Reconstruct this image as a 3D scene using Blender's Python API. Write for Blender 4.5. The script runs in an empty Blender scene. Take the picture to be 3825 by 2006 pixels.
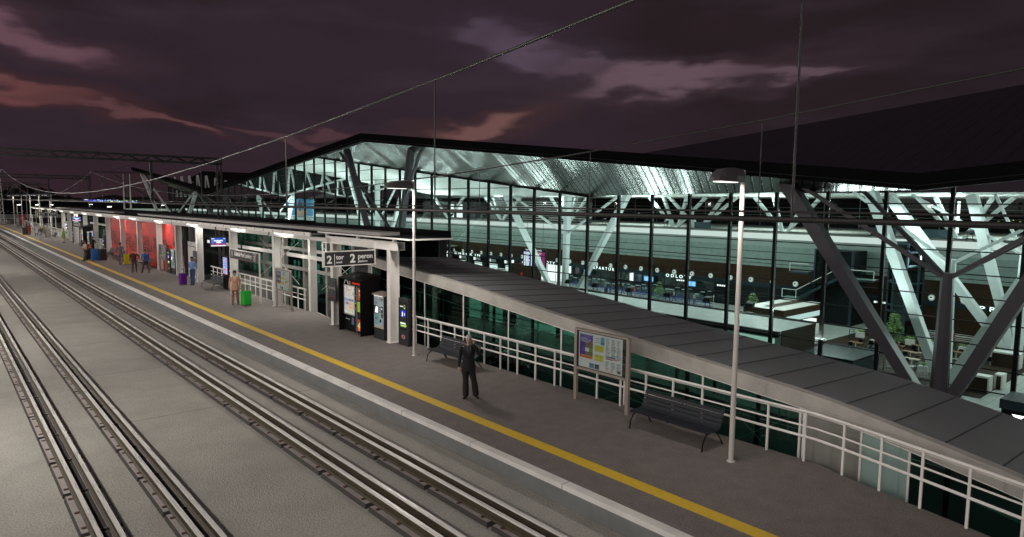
import bpy, bmesh, math, random
import numpy as np
from mathutils import Vector, Matrix
random.seed(7)
R = math.radians
sc = bpy.context.scene
COL = sc.collection
ORG = {}

# ------------------------------------------------------------------ materials
def lin(r, g, b):
    f = lambda c: (c/12.92 if c <= .04045 else ((c+.055)/1.055)**2.4)
    return (f(r/255), f(g/255), f(b/255))
def mat(name, col, rough=.6, metal=0., noise=0., scale=4., bump=0., bscale=60., spec=.5, fine=0., fscale=60., emit=None, es=0., stretch=None, coat=0.):
    m = bpy.data.materials.new(name); m.use_nodes = True
    nt = m.node_tree; N = nt.nodes; L = nt.links
    b = N['Principled BSDF']
    b.inputs['Base Color'].default_value = (*col, 1); b.inputs['Roughness'].default_value = rough
    b.inputs['Metallic'].default_value = metal; b.inputs['Specular IOR Level'].default_value = spec
    b.inputs['Coat Weight'].default_value = coat
    if emit: b.inputs['Emission Color'].default_value = (*emit, 1); b.inputs['Emission Strength'].default_value = es
    if noise or bump or fine:
        tc = N.new('ShaderNodeTexCoord'); src = tc.outputs['Object']
        if stretch:
            mp = N.new('ShaderNodeMapping'); mp.inputs['Scale'].default_value = stretch
            L.new(src, mp.inputs['Vector']); src = mp.outputs['Vector']
    if noise:
        n = N.new('ShaderNodeTexNoise'); n.inputs['Scale'].default_value = scale; n.inputs['Detail'].default_value = 6
        n.inputs['Roughness'].default_value = .65
        L.new(src, n.inputs['Vector'])
        r = N.new('ShaderNodeValToRGB'); e = r.color_ramp.elements
        e[0].position = .3; e[1].position = .7
        e[0].color = (*[c*(1-noise) for c in col], 1); e[1].color = (*[min(1, c*(1+noise)) for c in col], 1)
        L.new(n.outputs['Fac'], r.inputs['Fac'])
        if fine:
            nf = N.new('ShaderNodeTexNoise'); nf.inputs['Scale'].default_value = fscale; nf.inputs['Detail'].default_value = 2; L.new(src, nf.inputs['Vector'])
            rf_ = N.new('ShaderNodeValToRGB'); ee = rf_.color_ramp.elements; ee[0].position = .30; ee[1].position = .60; ee[0].color = (1-fine,)*3+(1,); ee[1].color = (1+fine*.25,)*3+(1,)
            L.new(nf.outputs['Fac'], rf_.inputs['Fac']); mxf = N.new('ShaderNodeMix'); mxf.data_type = 'RGBA'; mxf.blend_type = 'MULTIPLY'; mxf.inputs['Factor'].default_value = 1
            L.new(r.outputs['Color'], mxf.inputs['A']); L.new(rf_.outputs['Color'], mxf.inputs['B']); L.new(mxf.outputs['Result'], b.inputs['Base Color'])
        else: L.new(r.outputs['Color'], b.inputs['Base Color'])
        mr = N.new('ShaderNodeMapRange'); mr.inputs['To Min'].default_value = max(.02, rough-.12*min(1, noise*3)); mr.inputs['To Max'].default_value = min(1, rough+.12*min(1, noise*3))
        L.new(n.outputs['Fac'], mr.inputs['Value']); L.new(mr.outputs['Result'], b.inputs['Roughness'])
    if bump:
        n2 = N.new('ShaderNodeTexNoise'); n2.inputs['Scale'].default_value = bscale; n2.inputs['Detail'].default_value = 3
        L.new(src, n2.inputs['Vector'])
        bp = N.new('ShaderNodeBump'); bp.inputs['Strength'].default_value = bump; bp.inputs['Distance'].default_value = .02
        L.new(n2.outputs['Fac'], bp.inputs['Height']); L.new(bp.outputs['Normal'], b.inputs['Normal'])
    return m
def emat(name, col, s):
    m = bpy.data.materials.new(name); m.use_nodes = True
    nt = m.node_tree; nt.nodes.remove(nt.nodes['Principled BSDF'])
    e = nt.nodes.new('ShaderNodeEmission'); e.inputs['Color'].default_value = (*col, 1); e.inputs['Strength'].default_value = s
    nt.links.new(e.outputs[0], nt.nodes['Material Output'].inputs['Surface'])
    return m
def glass(name, tint, gloss=.08, rough=.02):
    m = bpy.data.materials.new(name); m.use_nodes = True
    nt = m.node_tree; nt.nodes.remove(nt.nodes['Principled BSDF'])
    t = nt.nodes.new('ShaderNodeBsdfTransparent'); t.inputs['Color'].default_value = (*tint, 1)
    g = nt.nodes.new('ShaderNodeBsdfGlossy'); g.inputs['Roughness'].default_value = rough; g.inputs['Color'].default_value = (.9, .95, .95, 1)
    lw = nt.nodes.new('ShaderNodeLayerWeight'); lw.inputs['Blend'].default_value = .25
    mu = nt.nodes.new('ShaderNodeMath'); mu.operation = 'MULTIPLY_ADD'; mu.inputs[1].default_value = .13; mu.inputs[2].default_value = gloss
    mx = nt.nodes.new('ShaderNodeMixShader')
    L = nt.links
    L.new(lw.outputs['Fresnel'], mu.inputs[0]); L.new(mu.outputs[0], mx.inputs['Fac'])
    L.new(t.outputs[0], mx.inputs[1]); L.new(g.outputs[0], mx.inputs[2])
    L.new(mx.outputs[0], nt.nodes['Material Output'].inputs['Surface'])
    return m
def brickmat(name, col, col2, mortar, sx, sy, rough=.5, msize=.02, offset=0., vec='Object', rot=None, bump=.3, metal=0., spec=.5):
    "panels / boards / tiles of sx by sy metres"
    m = mat(name, col, rough, metal, spec=spec); nt = m.node_tree; N = nt.nodes; L = nt.links; b = N['Principled BSDF']
    tc = N.new('ShaderNodeTexCoord'); mp = N.new('ShaderNodeMapping')
    if rot: mp.inputs['Rotation'].default_value = rot
    L.new(tc.outputs[vec], mp.inputs['Vector'])
    k = N.new('ShaderNodeTexBrick'); k.offset = offset; k.inputs['Scale'].default_value = 1
    k.inputs['Brick Width'].default_value = sx; k.inputs['Row Height'].default_value = sy; k.inputs['Mortar Size'].default_value = msize
    k.inputs['Color1'].default_value = (*col, 1); k.inputs['Color2'].default_value = (*col2, 1); k.inputs['Mortar'].default_value = (*mortar, 1)
    L.new(mp.outputs['Vector'], k.inputs['Vector'])
    n = N.new('ShaderNodeTexNoise'); n.inputs['Scale'].default_value = 1.3; n.inputs['Detail'].default_value = 5
    L.new(mp.outputs['Vector'], n.inputs['Vector'])
    mx = N.new('ShaderNodeMix'); mx.data_type = 'RGBA'; mx.blend_type = 'MULTIPLY'; mx.inputs['Factor'].default_value = .45
    r = N.new('ShaderNodeValToRGB'); r.color_ramp.elements[0].position = .3; r.color_ramp.elements[0].color = (.55, .55, .55, 1); r.color_ramp.elements[1].position = .65
    L.new(n.outputs['Fac'], r.inputs['Fac'])
    L.new(k.outputs['Color'], mx.inputs['A']); L.new(r.outputs['Color'], mx.inputs['B'])
    L.new(mx.outputs['Result'], b.inputs['Base Color'])
    bp = N.new('ShaderNodeBump'); bp.invert = True; bp.inputs['Strength'].default_value = bump; bp.inputs['Distance'].default_value = .02
    L.new(k.outputs['Fac'], bp.inputs['Height']); L.new(bp.outputs['Normal'], b.inputs['Normal'])
    return m

# ------------------------------------------------------------------ mesh builder
class MB:
    def __init__(s): s.v = []; s.f = []; s.m = []; s.c = 0
    def add(s, vs, fs):
        o = len(s.v); s.v += [tuple(x) for x in vs]
        for f in fs: s.f.append([i+o for i in f]); s.m.append(s.c)
        return s
    def box(s, x0, y0, z0, x1, y1, z1):
        if x0 > x1: x0, x1 = x1, x0
        if y0 > y1: y0, y1 = y1, y0
        if z0 > z1: z0, z1 = z1, z0
        return s.add([(x0,y0,z0),(x1,y0,z0),(x1,y1,z0),(x0,y1,z0),(x0,y0,z1),(x1,y0,z1),(x1,y1,z1),(x0,y1,z1)],
                     [(3,2,1,0),(4,5,6,7),(0,1,5,4),(1,2,6,5),(2,3,7,6),(3,0,4,7)])
    def hexa(s, b, t):
        "frustum between two quads (bottom, top), same winding seen from above ccw"
        n = len(b)
        return s.add(list(b)+list(t), [tuple(range(n))[::-1], tuple(range(n, 2*n))]+[(i, (i+1) % n, n+(i+1) % n, n+i) for i in range(n)])
    def ext(s, pts, vec):
        p = [Vector(q) for q in pts]; v = Vector(vec)
        return s.hexa(p, [q+v for q in p])
    def bar(s, p, q, w, h=None, up=(0,0,1), w2=None, h2=None):
        h = h or w; w2 = w2 or w; h2 = h2 or h
        p = Vector(p); q = Vector(q); d = (q-p).normalized(); u = Vector(up)
        if abs(d.dot(u)) > .98: u = Vector((0,1,0))
        a = d.cross(u).normalized(); c = a.cross(d)
        A = [p+a*x*w/2+c*y*h/2 for x, y in ((-1,-1),(1,-1),(1,1),(-1,1))]
        B = [q+a*x*w2/2+c*y*h2/2 for x, y in ((-1,-1),(1,-1),(1,1),(-1,1))]
        return s.hexa(A, B)
    def tube(s, pts, r, n=8):
        pts = [Vector(p) for p in pts]; rr = r if isinstance(r, (list, tuple)) else [r]*len(pts)
        vs = []; 
        for i, p in enumerate(pts):
            d = (pts[min(i+1, len(pts)-1)]-pts[max(i-1, 0)]).normalized()
            u = Vector((0,0,1)) if abs(d.z) < .9 else Vector((0,1,0))
            a = d.cross(u).normalized(); c = a.cross(d)
            vs += [p+(a*math.cos(2*math.pi*k/n)+c*math.sin(2*math.pi*k/n))*rr[i] for k in range(n)]
        fs = [tuple(range(n))[::-1], tuple(range(n*(len(pts)-1), n*len(pts)))]
        for i in range(len(pts)-1):
            fs += [(i*n+k, i*n+(k+1) % n, (i+1)*n+(k+1) % n, (i+1)*n+k) for k in range(n)]
        return s.add(vs, fs)
    def rings(s, rs):
        "rs: list of rings (equal length lists of points)"
        n = len(rs[0]); vs = [p for r in rs for p in r]
        fs = [tuple(range(n))[::-1], tuple(range(n*(len(rs)-1), n*len(rs)))]
        for i in range(len(rs)-1):
            fs += [(i*n+k, i*n+(k+1) % n, (i+1)*n+(k+1) % n, (i+1)*n+k) for k in range(n)]
        return s.add(vs, fs)
    def lathe(s, c, prof, n=16, sx=1, sy=1):
        return s.rings([[(c[0]+r*sx*math.cos(2*math.pi*k/n), c[1]+r*sy*math.sin(2*math.pi*k/n), c[2]+z) for k in range(n)] for r, z in prof])
    def ell(s, c, rx, ry, rz, n=12, m=8):
        return s.rings([[(c[0]+rx*math.sin(t)*math.cos(2*math.pi*k/n), c[1]+ry*math.sin(t)*math.sin(2*math.pi*k/n), c[2]-rz*math.cos(t)) for k in range(n)]
                        for t in [max(.03, min(math.pi-.03, math.pi*i/m)) for i in range(m+1)]])
    def poly(s, pts): return s.add(pts, [tuple(range(len(pts)))])
    def build(s, name, mats, parent=None, smooth=False, bevel=0, org=None):
        me = bpy.data.meshes.new(name); o0 = Vector(org if org is not None else (ORG.get(parent.name, (0,0,0)) if parent else (0,0,0)))
        me.from_pydata([tuple(Vector(p)-o0) for p in s.v], [], s.f)
        for m in (mats if isinstance(mats, (list, tuple)) else [mats]): me.materials.append(m)
        me.polygons.foreach_set('material_index', s.m)
        if smooth: me.polygons.foreach_set('use_smooth', [True]*len(s.f))
        me.update()
        o = bpy.data.objects.new(name, me); COL.objects.link(o)
        if parent: o.parent = parent
        else: o.location = o0
        ORG[o.name] = o0
        if bevel:
            b = o.modifiers.new('bevel', 'BEVEL'); b.width = bevel; b.segments = 2; b.limit_method = 'ANGLE'
        return o
def tag(o, label=None, cat=None, group=None, kind=None):
    if label: o['label'] = label
    if cat: o['category'] = cat
    if group: o['group'] = group
    if kind: o['kind'] = kind
    return o
def thing(name, label, cat, loc=(0,0,0), group=None, rz=0, world=True):
    "Empty at the thing's base; with world=True its parts are given in world coordinates"
    o = bpy.data.objects.new(name, None); COL.objects.link(o); o.empty_display_size = .2
    o.location = loc; o.rotation_euler = (0,0,rz)
    ORG[o.name] = Vector(loc) if world else Vector((0,0,0))
    return tag(o, label, cat, group)
def struct(mb, name, m, label=None, **k):
    o = mb.build(name, m, **k); return tag(o, label, None, None, 'structure')
def dup(root, loc, rz=0, label=None, group=None, scale=None):
    def cp(o, par):
        c = o.copy(); COL.objects.link(c)
        if par: c.parent = par; c.matrix_parent_inverse = o.matrix_parent_inverse
        for ch in o.children: cp(ch, c)
        return c
    r = cp(root, None); r.location = loc; r.rotation_euler = (0,0,rz)
    if scale: r.scale = scale
    if label: r['label'] = label
    if group: r['group'] = group
    return r
_tc = {}
def text(body, size, m, parent, o, u, v, name='lettering', align='LEFT', bold=0., ext=.004, width=None, spacing=1.):
    "writing on a plane: o origin (baseline), u reading direction, v up"
    cu = bpy.data.curves.new('t', 'FONT'); cu.body = body; cu.size = size; cu.align_x = align; cu.extrude = ext; cu.offset = bold; cu.space_character = spacing
    cu.resolution_u = 3
    ob = bpy.data.objects.new('t', cu); COL.objects.link(ob)
    dg = bpy.context.evaluated_depsgraph_get(); dg.update()
    me = bpy.data.meshes.new_from_object(ob.evaluated_get(dg))
    bpy.data.objects.remove(ob)
    u = Vector(u).normalized(); v = Vector(v).normalized(); w = u.cross(v); o = Vector(o)
    if width and len(me.vertices):
        xs = [q.co.x for q in me.vertices]; k = width/max(.001, max(xs)-min(xs))
        for q in me.vertices: q.co.x *= k
    og = ORG.get(parent.name, Vector((0,0,0))) if parent else Vector((0,0,0))
    for q in me.vertices: q.co = o+u*q.co.x+v*q.co.y+w*q.co.z-og
    me.materials.clear(); me.materials.append(m); me.name = name
    t = bpy.data.objects.new(name, me); COL.objects.link(t)
    if parent: t.parent = parent
    ORG[t.name] = og
    return t
def light(kind, name, loc, energy, col=(1,1,1), size=.5, size_y=None, target=None, parent=None, angle=None, blend=.5):
    l = bpy.data.lights.new(name, kind); l.energy = energy; l.color = col
    if kind == 'AREA':
        l.size = size
        if size_y: l.shape = 'RECTANGLE'; l.size_y = size_y
        if angle: l.spread = angle
    elif kind in ('POINT', 'SPOT'): l.shadow_soft_size = size
    if kind == 'SPOT': l.spot_size = angle; l.spot_blend = blend
    o = bpy.data.objects.new(name, l); COL.objects.link(o)
    og = ORG.get(parent.name, Vector((0,0,0))) if parent else Vector((0,0,0))
    o.location = Vector(loc)-og
    if target is not None:
        d = Vector(target)-Vector(loc); o.rotation_euler = d.to_track_quat('-Z', 'Y').to_euler()
    if parent: o.parent = parent
    return o
U = (0,-1,0); X1 = (1,0,0); Z1 = (0,0,1)

# palette
M = {}
M['ballast'] = mat('ballast_concrete', (.40,.385,.345), .9, noise=.13, scale=.7, bump=.9, bscale=30, fine=.30, fscale=26)
M['plat'] = mat('platform_asphalt', (.185,.162,.150), .85, noise=.16, scale=2.2, bump=.3, bscale=90, fine=.34, fscale=30)
M['coping'] = brickmat('coping_slabs', (.86,.84,.80), (.82,.80,.76), (.30,.29,.27), 3., .70, .7, .012, 0, rot=(0,0,R(90)))
M['curb'] = mat('platform_face', (.20,.205,.205), .8, noise=.12, scale=1.5)
M['yellow'] = mat('yellow_tactile', (.72,.48,.03), .6, noise=.1, scale=8)
M['railtop'] = mat('polished_rail', (.86,.84,.80), .28, .15, noise=.15, scale=3, stretch=(8,.4,8))
M['rust'] = mat('rusty_rail_web', (.060,.046,.026), .7, .1, noise=.35, scale=5)
M['sleeper'] = mat('sleeper_concrete', (.36,.32,.31), .75, noise=.15, scale=6)
M['gap_shade'] = mat('rail_gap_shade', (.035,.032,.03), .9)  # dark strip between paired rails, shade put into the colour
M['clip'] = mat('rusted_clip', (.12,.06,.035), .7, .3)
M['white'] = mat('white_paint', (.84,.81,.77), .42, noise=.06, scale=3)
M['cream'] = mat('off_white_steel', (.66,.64,.61), .45, noise=.06, scale=2)
M['grey'] = mat('grey_steel', (.33,.32,.30), .5, .1, noise=.08, scale=3)
M['lampgrey'] = mat('lamp_pole_paint', (.66,.62,.58), .4, .1, noise=.06, scale=3)
M['headgrey'] = mat('lamp_head_grey', (.15,.14,.15), .45, .2)
M['dark'] = mat('dark_grey_metal', (.030,.030,.032), .5, .0, spec=.25, noise=.1, scale=3)
M['char'] = mat('charcoal_slats', (.021,.024,.030), .55, spec=.25, noise=.12, scale=12)
M['black'] = mat('black_metal', (.005,.005,.0055), .5, spec=.15)
M['roofblack'] = mat('black_roof_felt', (.010,.010,.0115), .8, spec=.15, noise=.2, scale=1)
M['fascia'] = mat('black_fascia', (.002,.002,.0025), .7, spec=.1)
M['conc'] = mat('rough_concrete', (.44,.42,.385), .85, noise=.16, scale=1.6, bump=.5, bscale=20)
M['concg'] = mat('smooth_concrete', (.23,.225,.205), .8, noise=.15, scale=1.2)
M['bronze'] = mat('champagne_frame', (.36,.30,.26), .45, .3, noise=.06, scale=4)
M['asphalt'] = mat('dark_street', (.035,.038,.04), .8, noise=.25, scale=.5)
M['land'] = mat('night_ground', (.012,.012,.011), .95, noise=.3, scale=.05)
M['hall'] = brickmat('hall_floor_tiles', (.50,.53,.50), (.46,.49,.46), (.25,.27,.26), 1.2, .6, .35, .02, .5, spec=.25)
M['wood'] = brickmat('dark_walnut_panels', (.034,.018,.0105), (.026,.014,.008), (.008,.005,.003), 3.4, .8, .5, .03, 0, rot=(R(90),0,R(90)), bump=.2, spec=.08)
M['wood2'] = mat('brown_veneer', (.045,.025,.014), .5, spec=.15, noise=.3, scale=2, stretch=(1,1,8))
M['woodfl'] = brickmat('brown_plank_floor', (.036,.024,.017), (.030,.020,.014), (.017,.012,.009), 2., .25, .6, .01, .5, spec=.06)
M['panel'] = brickmat('grey_green_wall_panels', (.26,.32,.30), (.24,.30,.28), (.035,.05,.045), 1.7, 3.05, .5, .055, 0, rot=(R(90),0,R(90)), bump=.2, spec=.2)
M['panelp'] = mat('grey_green_wall', (.30,.35,.33), .5, noise=.05, scale=.5)
M['navy'] = mat('navy_sign_band', (.006,.015,.022), .6, spec=.2)
M['teal'] = mat('dark_teal_steel', (.016,.034,.045), .45, .2)
M['strutw'] = mat('white_steel_strut', (.80,.85,.85), .4, noise=.04, scale=1)
M['strutd'] = mat('grey_steel_strut', (.085,.082,.094), .45, noise=.06, scale=1)
M['mull'] = mat('black_mullion', (.004,.005,.005), .5, spec=.2)
M['glassf'] = glass('facade_glass', (.84,.92,.90), .012)
M['glassg'] = glass('green_tinted_glass', (.36,.54,.48), .03)
M['glassd'] = glass('smoked_glass', (.16,.20,.20), .06)
M['clear'] = glass('clear_glass', (.92,.95,.94), .05)
M['opal'] = mat('frosted_green_glass', (.27,.38,.35), .35)
M['blackglass'] = mat('black_glass', (.004,.006,.006), .08, spec=.8)
M['led'] = emat('lit_lamp', (1,.96,.9), 3)
M['ledw'] = emat('lit_sign_white', (1,1,1), 1.4)
M['matblack'] = mat('unlit_black', (.006,.008,.008), .8, spec=.1)
M['edge'] = mat('sleeper_side_shade', (.06,.055,.05), .9)  # darker copy of the sleeper concrete, shade painted on the block sides
M['ledc'] = emat('lit_letter', (.92,1,.96), 2.2)
M['lens'] = emat('lamp_lens', (1,.97,.9), 2.2)
M['txt'] = mat('white_lettering', (.75,.75,.73), .5)
M['red'] = mat('red_paint', (.55,.02,.015), .5)
M['hood'] = mat('black_hood', (.005,.0045,.0045), .6, spec=.12)
M['rubber'] = mat('black_rubber', (.012,.012,.012), .7)

# ------------------------------------------------------------------ node expression helper for sky and prints
class NX:
    def __init__(s, nt): s.nt = nt
    def m(s, op, a, b=0., c=0.):
        n = s.nt.nodes.new('ShaderNodeMath'); n.operation = op
        for i, x in enumerate((a, b, c)):
            if isinstance(x, (int, float)): n.inputs[i].default_value = x
            else: s.nt.links.new(x, n.inputs[i])
        return n.outputs[0]
    def add(s, a, b): return s.m('ADD', a, b)
    def sub(s, a, b): return s.m('SUBTRACT', a, b)
    def mul(s, a, b): return s.m('MULTIPLY', a, b)
    def sstep(s, x, lo, hi):
        n = s.nt.nodes.new('ShaderNodeMapRange'); n.interpolation_type = 'SMOOTHSTEP'
        n.inputs['From Min'].default_value = lo; n.inputs['From Max'].default_value = hi
        s.nt.links.new(x, n.inputs['Value']); return n.outputs['Result']
    def mix(s, f, a, b):
        n = s.nt.nodes.new('ShaderNodeMix'); n.data_type = 'RGBA'
        if isinstance(f, (int, float)): n.inputs['Factor'].default_value = f
        else: s.nt.links.new(f, n.inputs['Factor'])
        for k, x in (('A', a), ('B', b)):
            if isinstance(x, tuple): n.inputs[k].default_value = (*x, 1)
            else: s.nt.links.new(x, n.inputs[k])
        return n.outputs['Result']
    def noise(s, vec, scale, detail=5, rough=.55):
        n = s.nt.nodes.new('ShaderNodeTexNoise'); n.inputs['Scale'].default_value = scale; n.inputs['Detail'].default_value = detail; n.inputs['Roughness'].default_value = rough
        s.nt.links.new(vec, n.inputs['Vector']); return n.outputs['Fac']

# ------------------------------------------------------------------ camera (metres; platform top is z = 0, tracks run along +Y)
cam = bpy.data.cameras.new('camera'); co = bpy.data.objects.new('camera', cam); COL.objects.link(co)
sc.camera = co
cam.sensor_width = 36; cam.lens = 36*1689/2576; cam.clip_end = 6000; cam.clip_start = .1
YAW, PITCH, ROLL = R(40.763), R(5.517), .0105
fwd = Vector((math.sin(YAW)*math.cos(PITCH), math.cos(YAW)*math.cos(PITCH), -math.sin(PITCH)))
rt = Vector((math.cos(YAW), -math.sin(YAW), 0)); upv = rt.cross(fwd)
c_, s_ = math.cos(ROLL), math.sin(ROLL)
r2 = rt*c_+upv*s_; u2 = upv*c_-rt*s_
co.matrix_world = Matrix(((r2.x,u2.x,-fwd.x,0),(r2.y,u2.y,-fwd.y,0),(r2.z,u2.z,-fwd.z,5.5),(0,0,0,1)))

# ------------------------------------------------------------------ dusk sky
w = bpy.data.worlds.new('World'); sc.world = w; w.use_nodes = True
nt = w.node_tree; nx = NX(nt); bg = nt.nodes['Background']
tc = nt.nodes.new('ShaderNodeTexCoord'); g = tc.outputs['Generated']
sp = nt.nodes.new('ShaderNodeSeparateXYZ'); nt.links.new(g, sp.inputs[0])
az = nx.mul(nx.m('ARCTAN2', sp.outputs[0], sp.outputs[1]), 57.2958)      # degrees right of the track
el = nx.mul(nx.m('ARCSINE', sp.outputs[2]), 57.2958)
mp = nt.nodes.new('ShaderNodeMapping'); mp.inputs['Scale'].default_value = (1,1,3.2); nt.links.new(g, mp.inputs['Vector'])
v = mp.outputs['Vector']
n1 = nx.noise(v, 3.2, 7, .55); n2 = nx.noise(v, 9, 6, .6); n3 = nx.noise(v, 1.6, 4, .5); n4 = nx.noise(v, 16, 4, .55)
mp5 = nt.nodes.new('ShaderNodeMapping'); mp5.inputs['Scale'].default_value = (1,1,5.5); nt.links.new(g, mp5.inputs['Vector']); n5 = nx.noise(mp5.outputs['Vector'], 3.6, 5, .5)
wob_a = nx.mul(nx.sub(n1, .5), 10.); wob_e = nx.add(nx.mul(nx.sub(nx.noise(v, 5.5, 3, .5), .5), 5.5), nx.mul(nx.sub(n4, .5), 1.3))
azw = nx.add(az, wob_a); elw = nx.add(el, wob_e)
def blob(a0, e0, ra, re, tilt=0.):
    da = nx.sub(azw, a0); de = nx.sub(elw, e0)
    ct, st = math.cos(R(tilt)), math.sin(R(tilt))
    u = nx.mul(nx.add(nx.mul(da, ct), nx.mul(de, st)), 1/ra); q = nx.mul(nx.sub(nx.mul(de, ct), nx.mul(da, st)), 1/re)
    return nx.m('SQRT', nx.add(nx.mul(u, u), nx.mul(q, q)))
SKYBLOBS = []
B = [(5.2,10.8,5.0,1.0,-9,(.150,.075,.098)), (5.5,7.1,4.6,.75,-10,(.155,.060,.062)), (13.,5.5,5.2,.32,-12,(.125,.055,.060)),
     (39.,13.4,3.0,.9,0,(.100,.068,.100)), (43.5,12.0,4.4,1.25,-12,(.105,.070,.100)), (48.5,10.6,3.0,.7,-14,(.095,.062,.085)), (54.,9.9,7.4,.85,6,(.145,.090,.110)), (38.,6.5,4.6,.75,8,(.175,.085,.080)),
     (63.,10.4,4.2,.5,4,(.12,.075,.095)), (26.,4.6,9.,.35,-6,(.085,.042,.05)), (-20.,9.,9.,1.6,0,(.15,.075,.09))]
base = nx.mix(nx.sstep(n3, .36, .64), (.0265,.0165,.0205), (.0365,.0225,.0320))
base = nx.mix(nx.mul(nx.sstep(n5, .50, .72), .45), base, (.058,.038,.052))
base = nx.mix(nx.mul(nx.sstep(n1, .50, .32), .55), base, (.0205,.0138,.0165))
base = nx.mix(nx.mul(nx.sstep(el, 5., 0.), .40), base, (.042,.019,.022))
base = nx.mix(nx.mul(nx.sstep(az, 55., 85.), .55), base, (.0165,.0118,.0140))
for a0, e0, ra, re, ti, colr in B:
    d = blob(a0, e0, ra, re, ti)
    base = nx.mix(nx.mul(nx.sstep(d, 2.3, .9), .45), base, tuple(x*.45 for x in colr))
    base = nx.mix(nx.sstep(d, 1.25, .50), base, colr)
base = nx.mix(nx.sstep(el, -.5, -3.), base, (.004,.003,.003))
nt.links.new(base, bg.inputs['Color']); bg.inputs['Strength'].default_value = .84
sun = light('SUN', 'dusk_glow', (-40,0,60), 1.0, (1,.94,.89), target=(-40+.85,.25,60-.18)); sun.data.angle = R(75)

# ------------------------------------------------------------------ ground, viaduct, tracks, platform
PB = [(14.15,400.),(14.15,6.3),(13.92,5.66),(13.60,4.5),(13.31,3.27),(12.3,-.5),(11.6,-12.)]   # back edge of platform, far to near
land = MB()
land.poly([(-3000,-3000,-9.75),(4000,-3000,-9.75),(4000,5000,-9.75),(-3000,5000,-9.75)])
struct(land, 'ground', M['land'])
street = MB(); street.box(16,-80,-9.8,60,330,-9.70); struct(street, 'street', M['asphalt'])
for x in (27.2, 44.3):
    struct(MB().box(x-.07,-80,-9.699,x+.07,330,-9.694), 'road_line', M['white'])
tb = MB(); tb.box(-9,-60,-1.6,9.25,420,-.46); struct(tb, 'track_bed', M['ballast'])
for i, y in enumerate([8.9+6.05*k for k in range(26)]):
    pass
jn = MB()
for k in range(30): jn.box(3.75,20.+6.05*k-.03,-.4595,5.95,20.+6.05*k+.03,-.4570); jn.box(8.15,20.+6.05*k-.03,-.4595,8.95,20.+6.05*k+.03,-.457)
struct(jn, 'slab_joint', mat('joint_filler', (.27,.255,.23), .9))
def railway(name, xs, label):
    t = thing(name, label, 'railway track', (sum(xs)/4, 0, -.34), 'parallel railway tracks')
    for x in xs:
        rb = MB(); rb.c = 1
        rb.hexa([(x-.07,-12,-.362),(x+.07,-12,-.362),(x+.07,420,-.362),(x-.07,420,-.362)], [(x-.03,-12,-.325),(x+.03,-12,-.325),(x+.03,420,-.325),(x-.03,420,-.325)])
        rb.box(x-.014,-12,-.3245,x+.014,420,-.222)
        rb.hexa([(x-.014,-12,-.2215),(x+.014,-12,-.2215),(x+.014,420,-.2215),(x-.014,420,-.2215)], [(x-.038,-12,-.205),(x+.038,-12,-.205),(x+.038,420,-.205),(x-.038,420,-.205)])
        rb.c = 0
        rb.hexa([(x-.039,-12,-.2045),(x+.039,-12,-.2045),(x+.039,420,-.2045),(x-.039,420,-.2045)], [(x-.033,-12,-.168),(x+.033,-12,-.168),(x+.033,420,-.168),(x-.033,420,-.168)])
        rb.build('rail', [M['railtop'], M['rust']], t)
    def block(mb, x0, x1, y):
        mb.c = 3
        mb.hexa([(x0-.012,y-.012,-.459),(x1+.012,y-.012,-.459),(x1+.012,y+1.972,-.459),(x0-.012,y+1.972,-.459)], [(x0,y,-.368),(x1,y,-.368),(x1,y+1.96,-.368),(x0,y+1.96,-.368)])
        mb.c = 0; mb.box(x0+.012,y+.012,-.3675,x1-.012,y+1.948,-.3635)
        mb.c = 1
        for yy in (.22, .98, 1.74):
            for xx in (x0+.035, x1-.115): mb.box(xx,y+yy-.03,-.3634,xx+.08,y+yy+.03,-.345)
        mb.c = 2; mb.box(x0+.24,y+.03,-.3634,x1-.24,y+1.93,-.3605)
    pairs = [(xs[0]-.19, xs[1]+.16), (xs[2]-.17, xs[3]+.16)]
    SM = [M['sleeper'], M['clip'], M['gap_shade'], M['edge']]
    for x0, x1 in pairs:
        first = None
        for k in range(50):
            y = .87+2.10*k
            if first is None:
                mb = MB(); block(mb, x0, x1, 0); first = mb.build('sleeper', SM, t, org=(0,0,0)); o = first
            else:
                o = first.copy(); COL.objects.link(o); o.parent = t
            o.location = Vector((0,y,0))-ORG[t.name]
    rest = MB()
    for x0, x1 in pairs:
        for k in list(range(-6, 0))+list(range(50, 160)): block(rest, x0, x1, .87+2.10*k)
    tag(rest.build('sleeper', SM, t), kind='stuff')
railway('railway_track', (1.86,2.16,3.16,3.46), 'railway track on short concrete blocks, farther from the platform')
railway('railway_track', (6.28,6.58,7.62,7.92), 'railway track on short concrete blocks, next to the platform edge')

pb = MB()
xs0 = [(9.33,-12.),(9.33,400.)]
pl = [(x,y,0) for x, y in [(9.33,400.)]+xs0[:1]+PB[::-1]]
pb.ext([(x,y,-1.1) for x, y, z in pl], (0,0,1.1))
struct(pb, 'platform', M['plat'])
cp = MB(); cp.box(9.12,-12,-.10,9.33,400,.003); struct(cp, 'platform_edge', M['coping'])
fc = MB(); fc.hexa([(9.20,-12,-.9),(9.3299,-12,-.9),(9.3299,400,-.9),(9.20,400,-.9)], [(9.115,-12,-.101),(9.3299,-12,-.101),(9.3299,400,-.101),(9.115,400,-.101)]); struct(fc, 'platform_face', M['curb'])
yl = MB(); yl.box(10.11,-12,0.0005,10.43,400,.006)
for k in range(420):
    y = .8+.1*k
    for x in (10.15,10.21,10.27,10.33,10.39): yl.hexa([(x-.02,y-.02,.0055),(x+.02,y-.02,.0055),(x+.02,y+.02,.0055),(x-.02,y+.02,.0055)], [(x-.01,y-.01,.011),(x+.01,y-.01,.011),(x+.01,y+.01,.011),(x-.01,y+.01,.011)])
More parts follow.
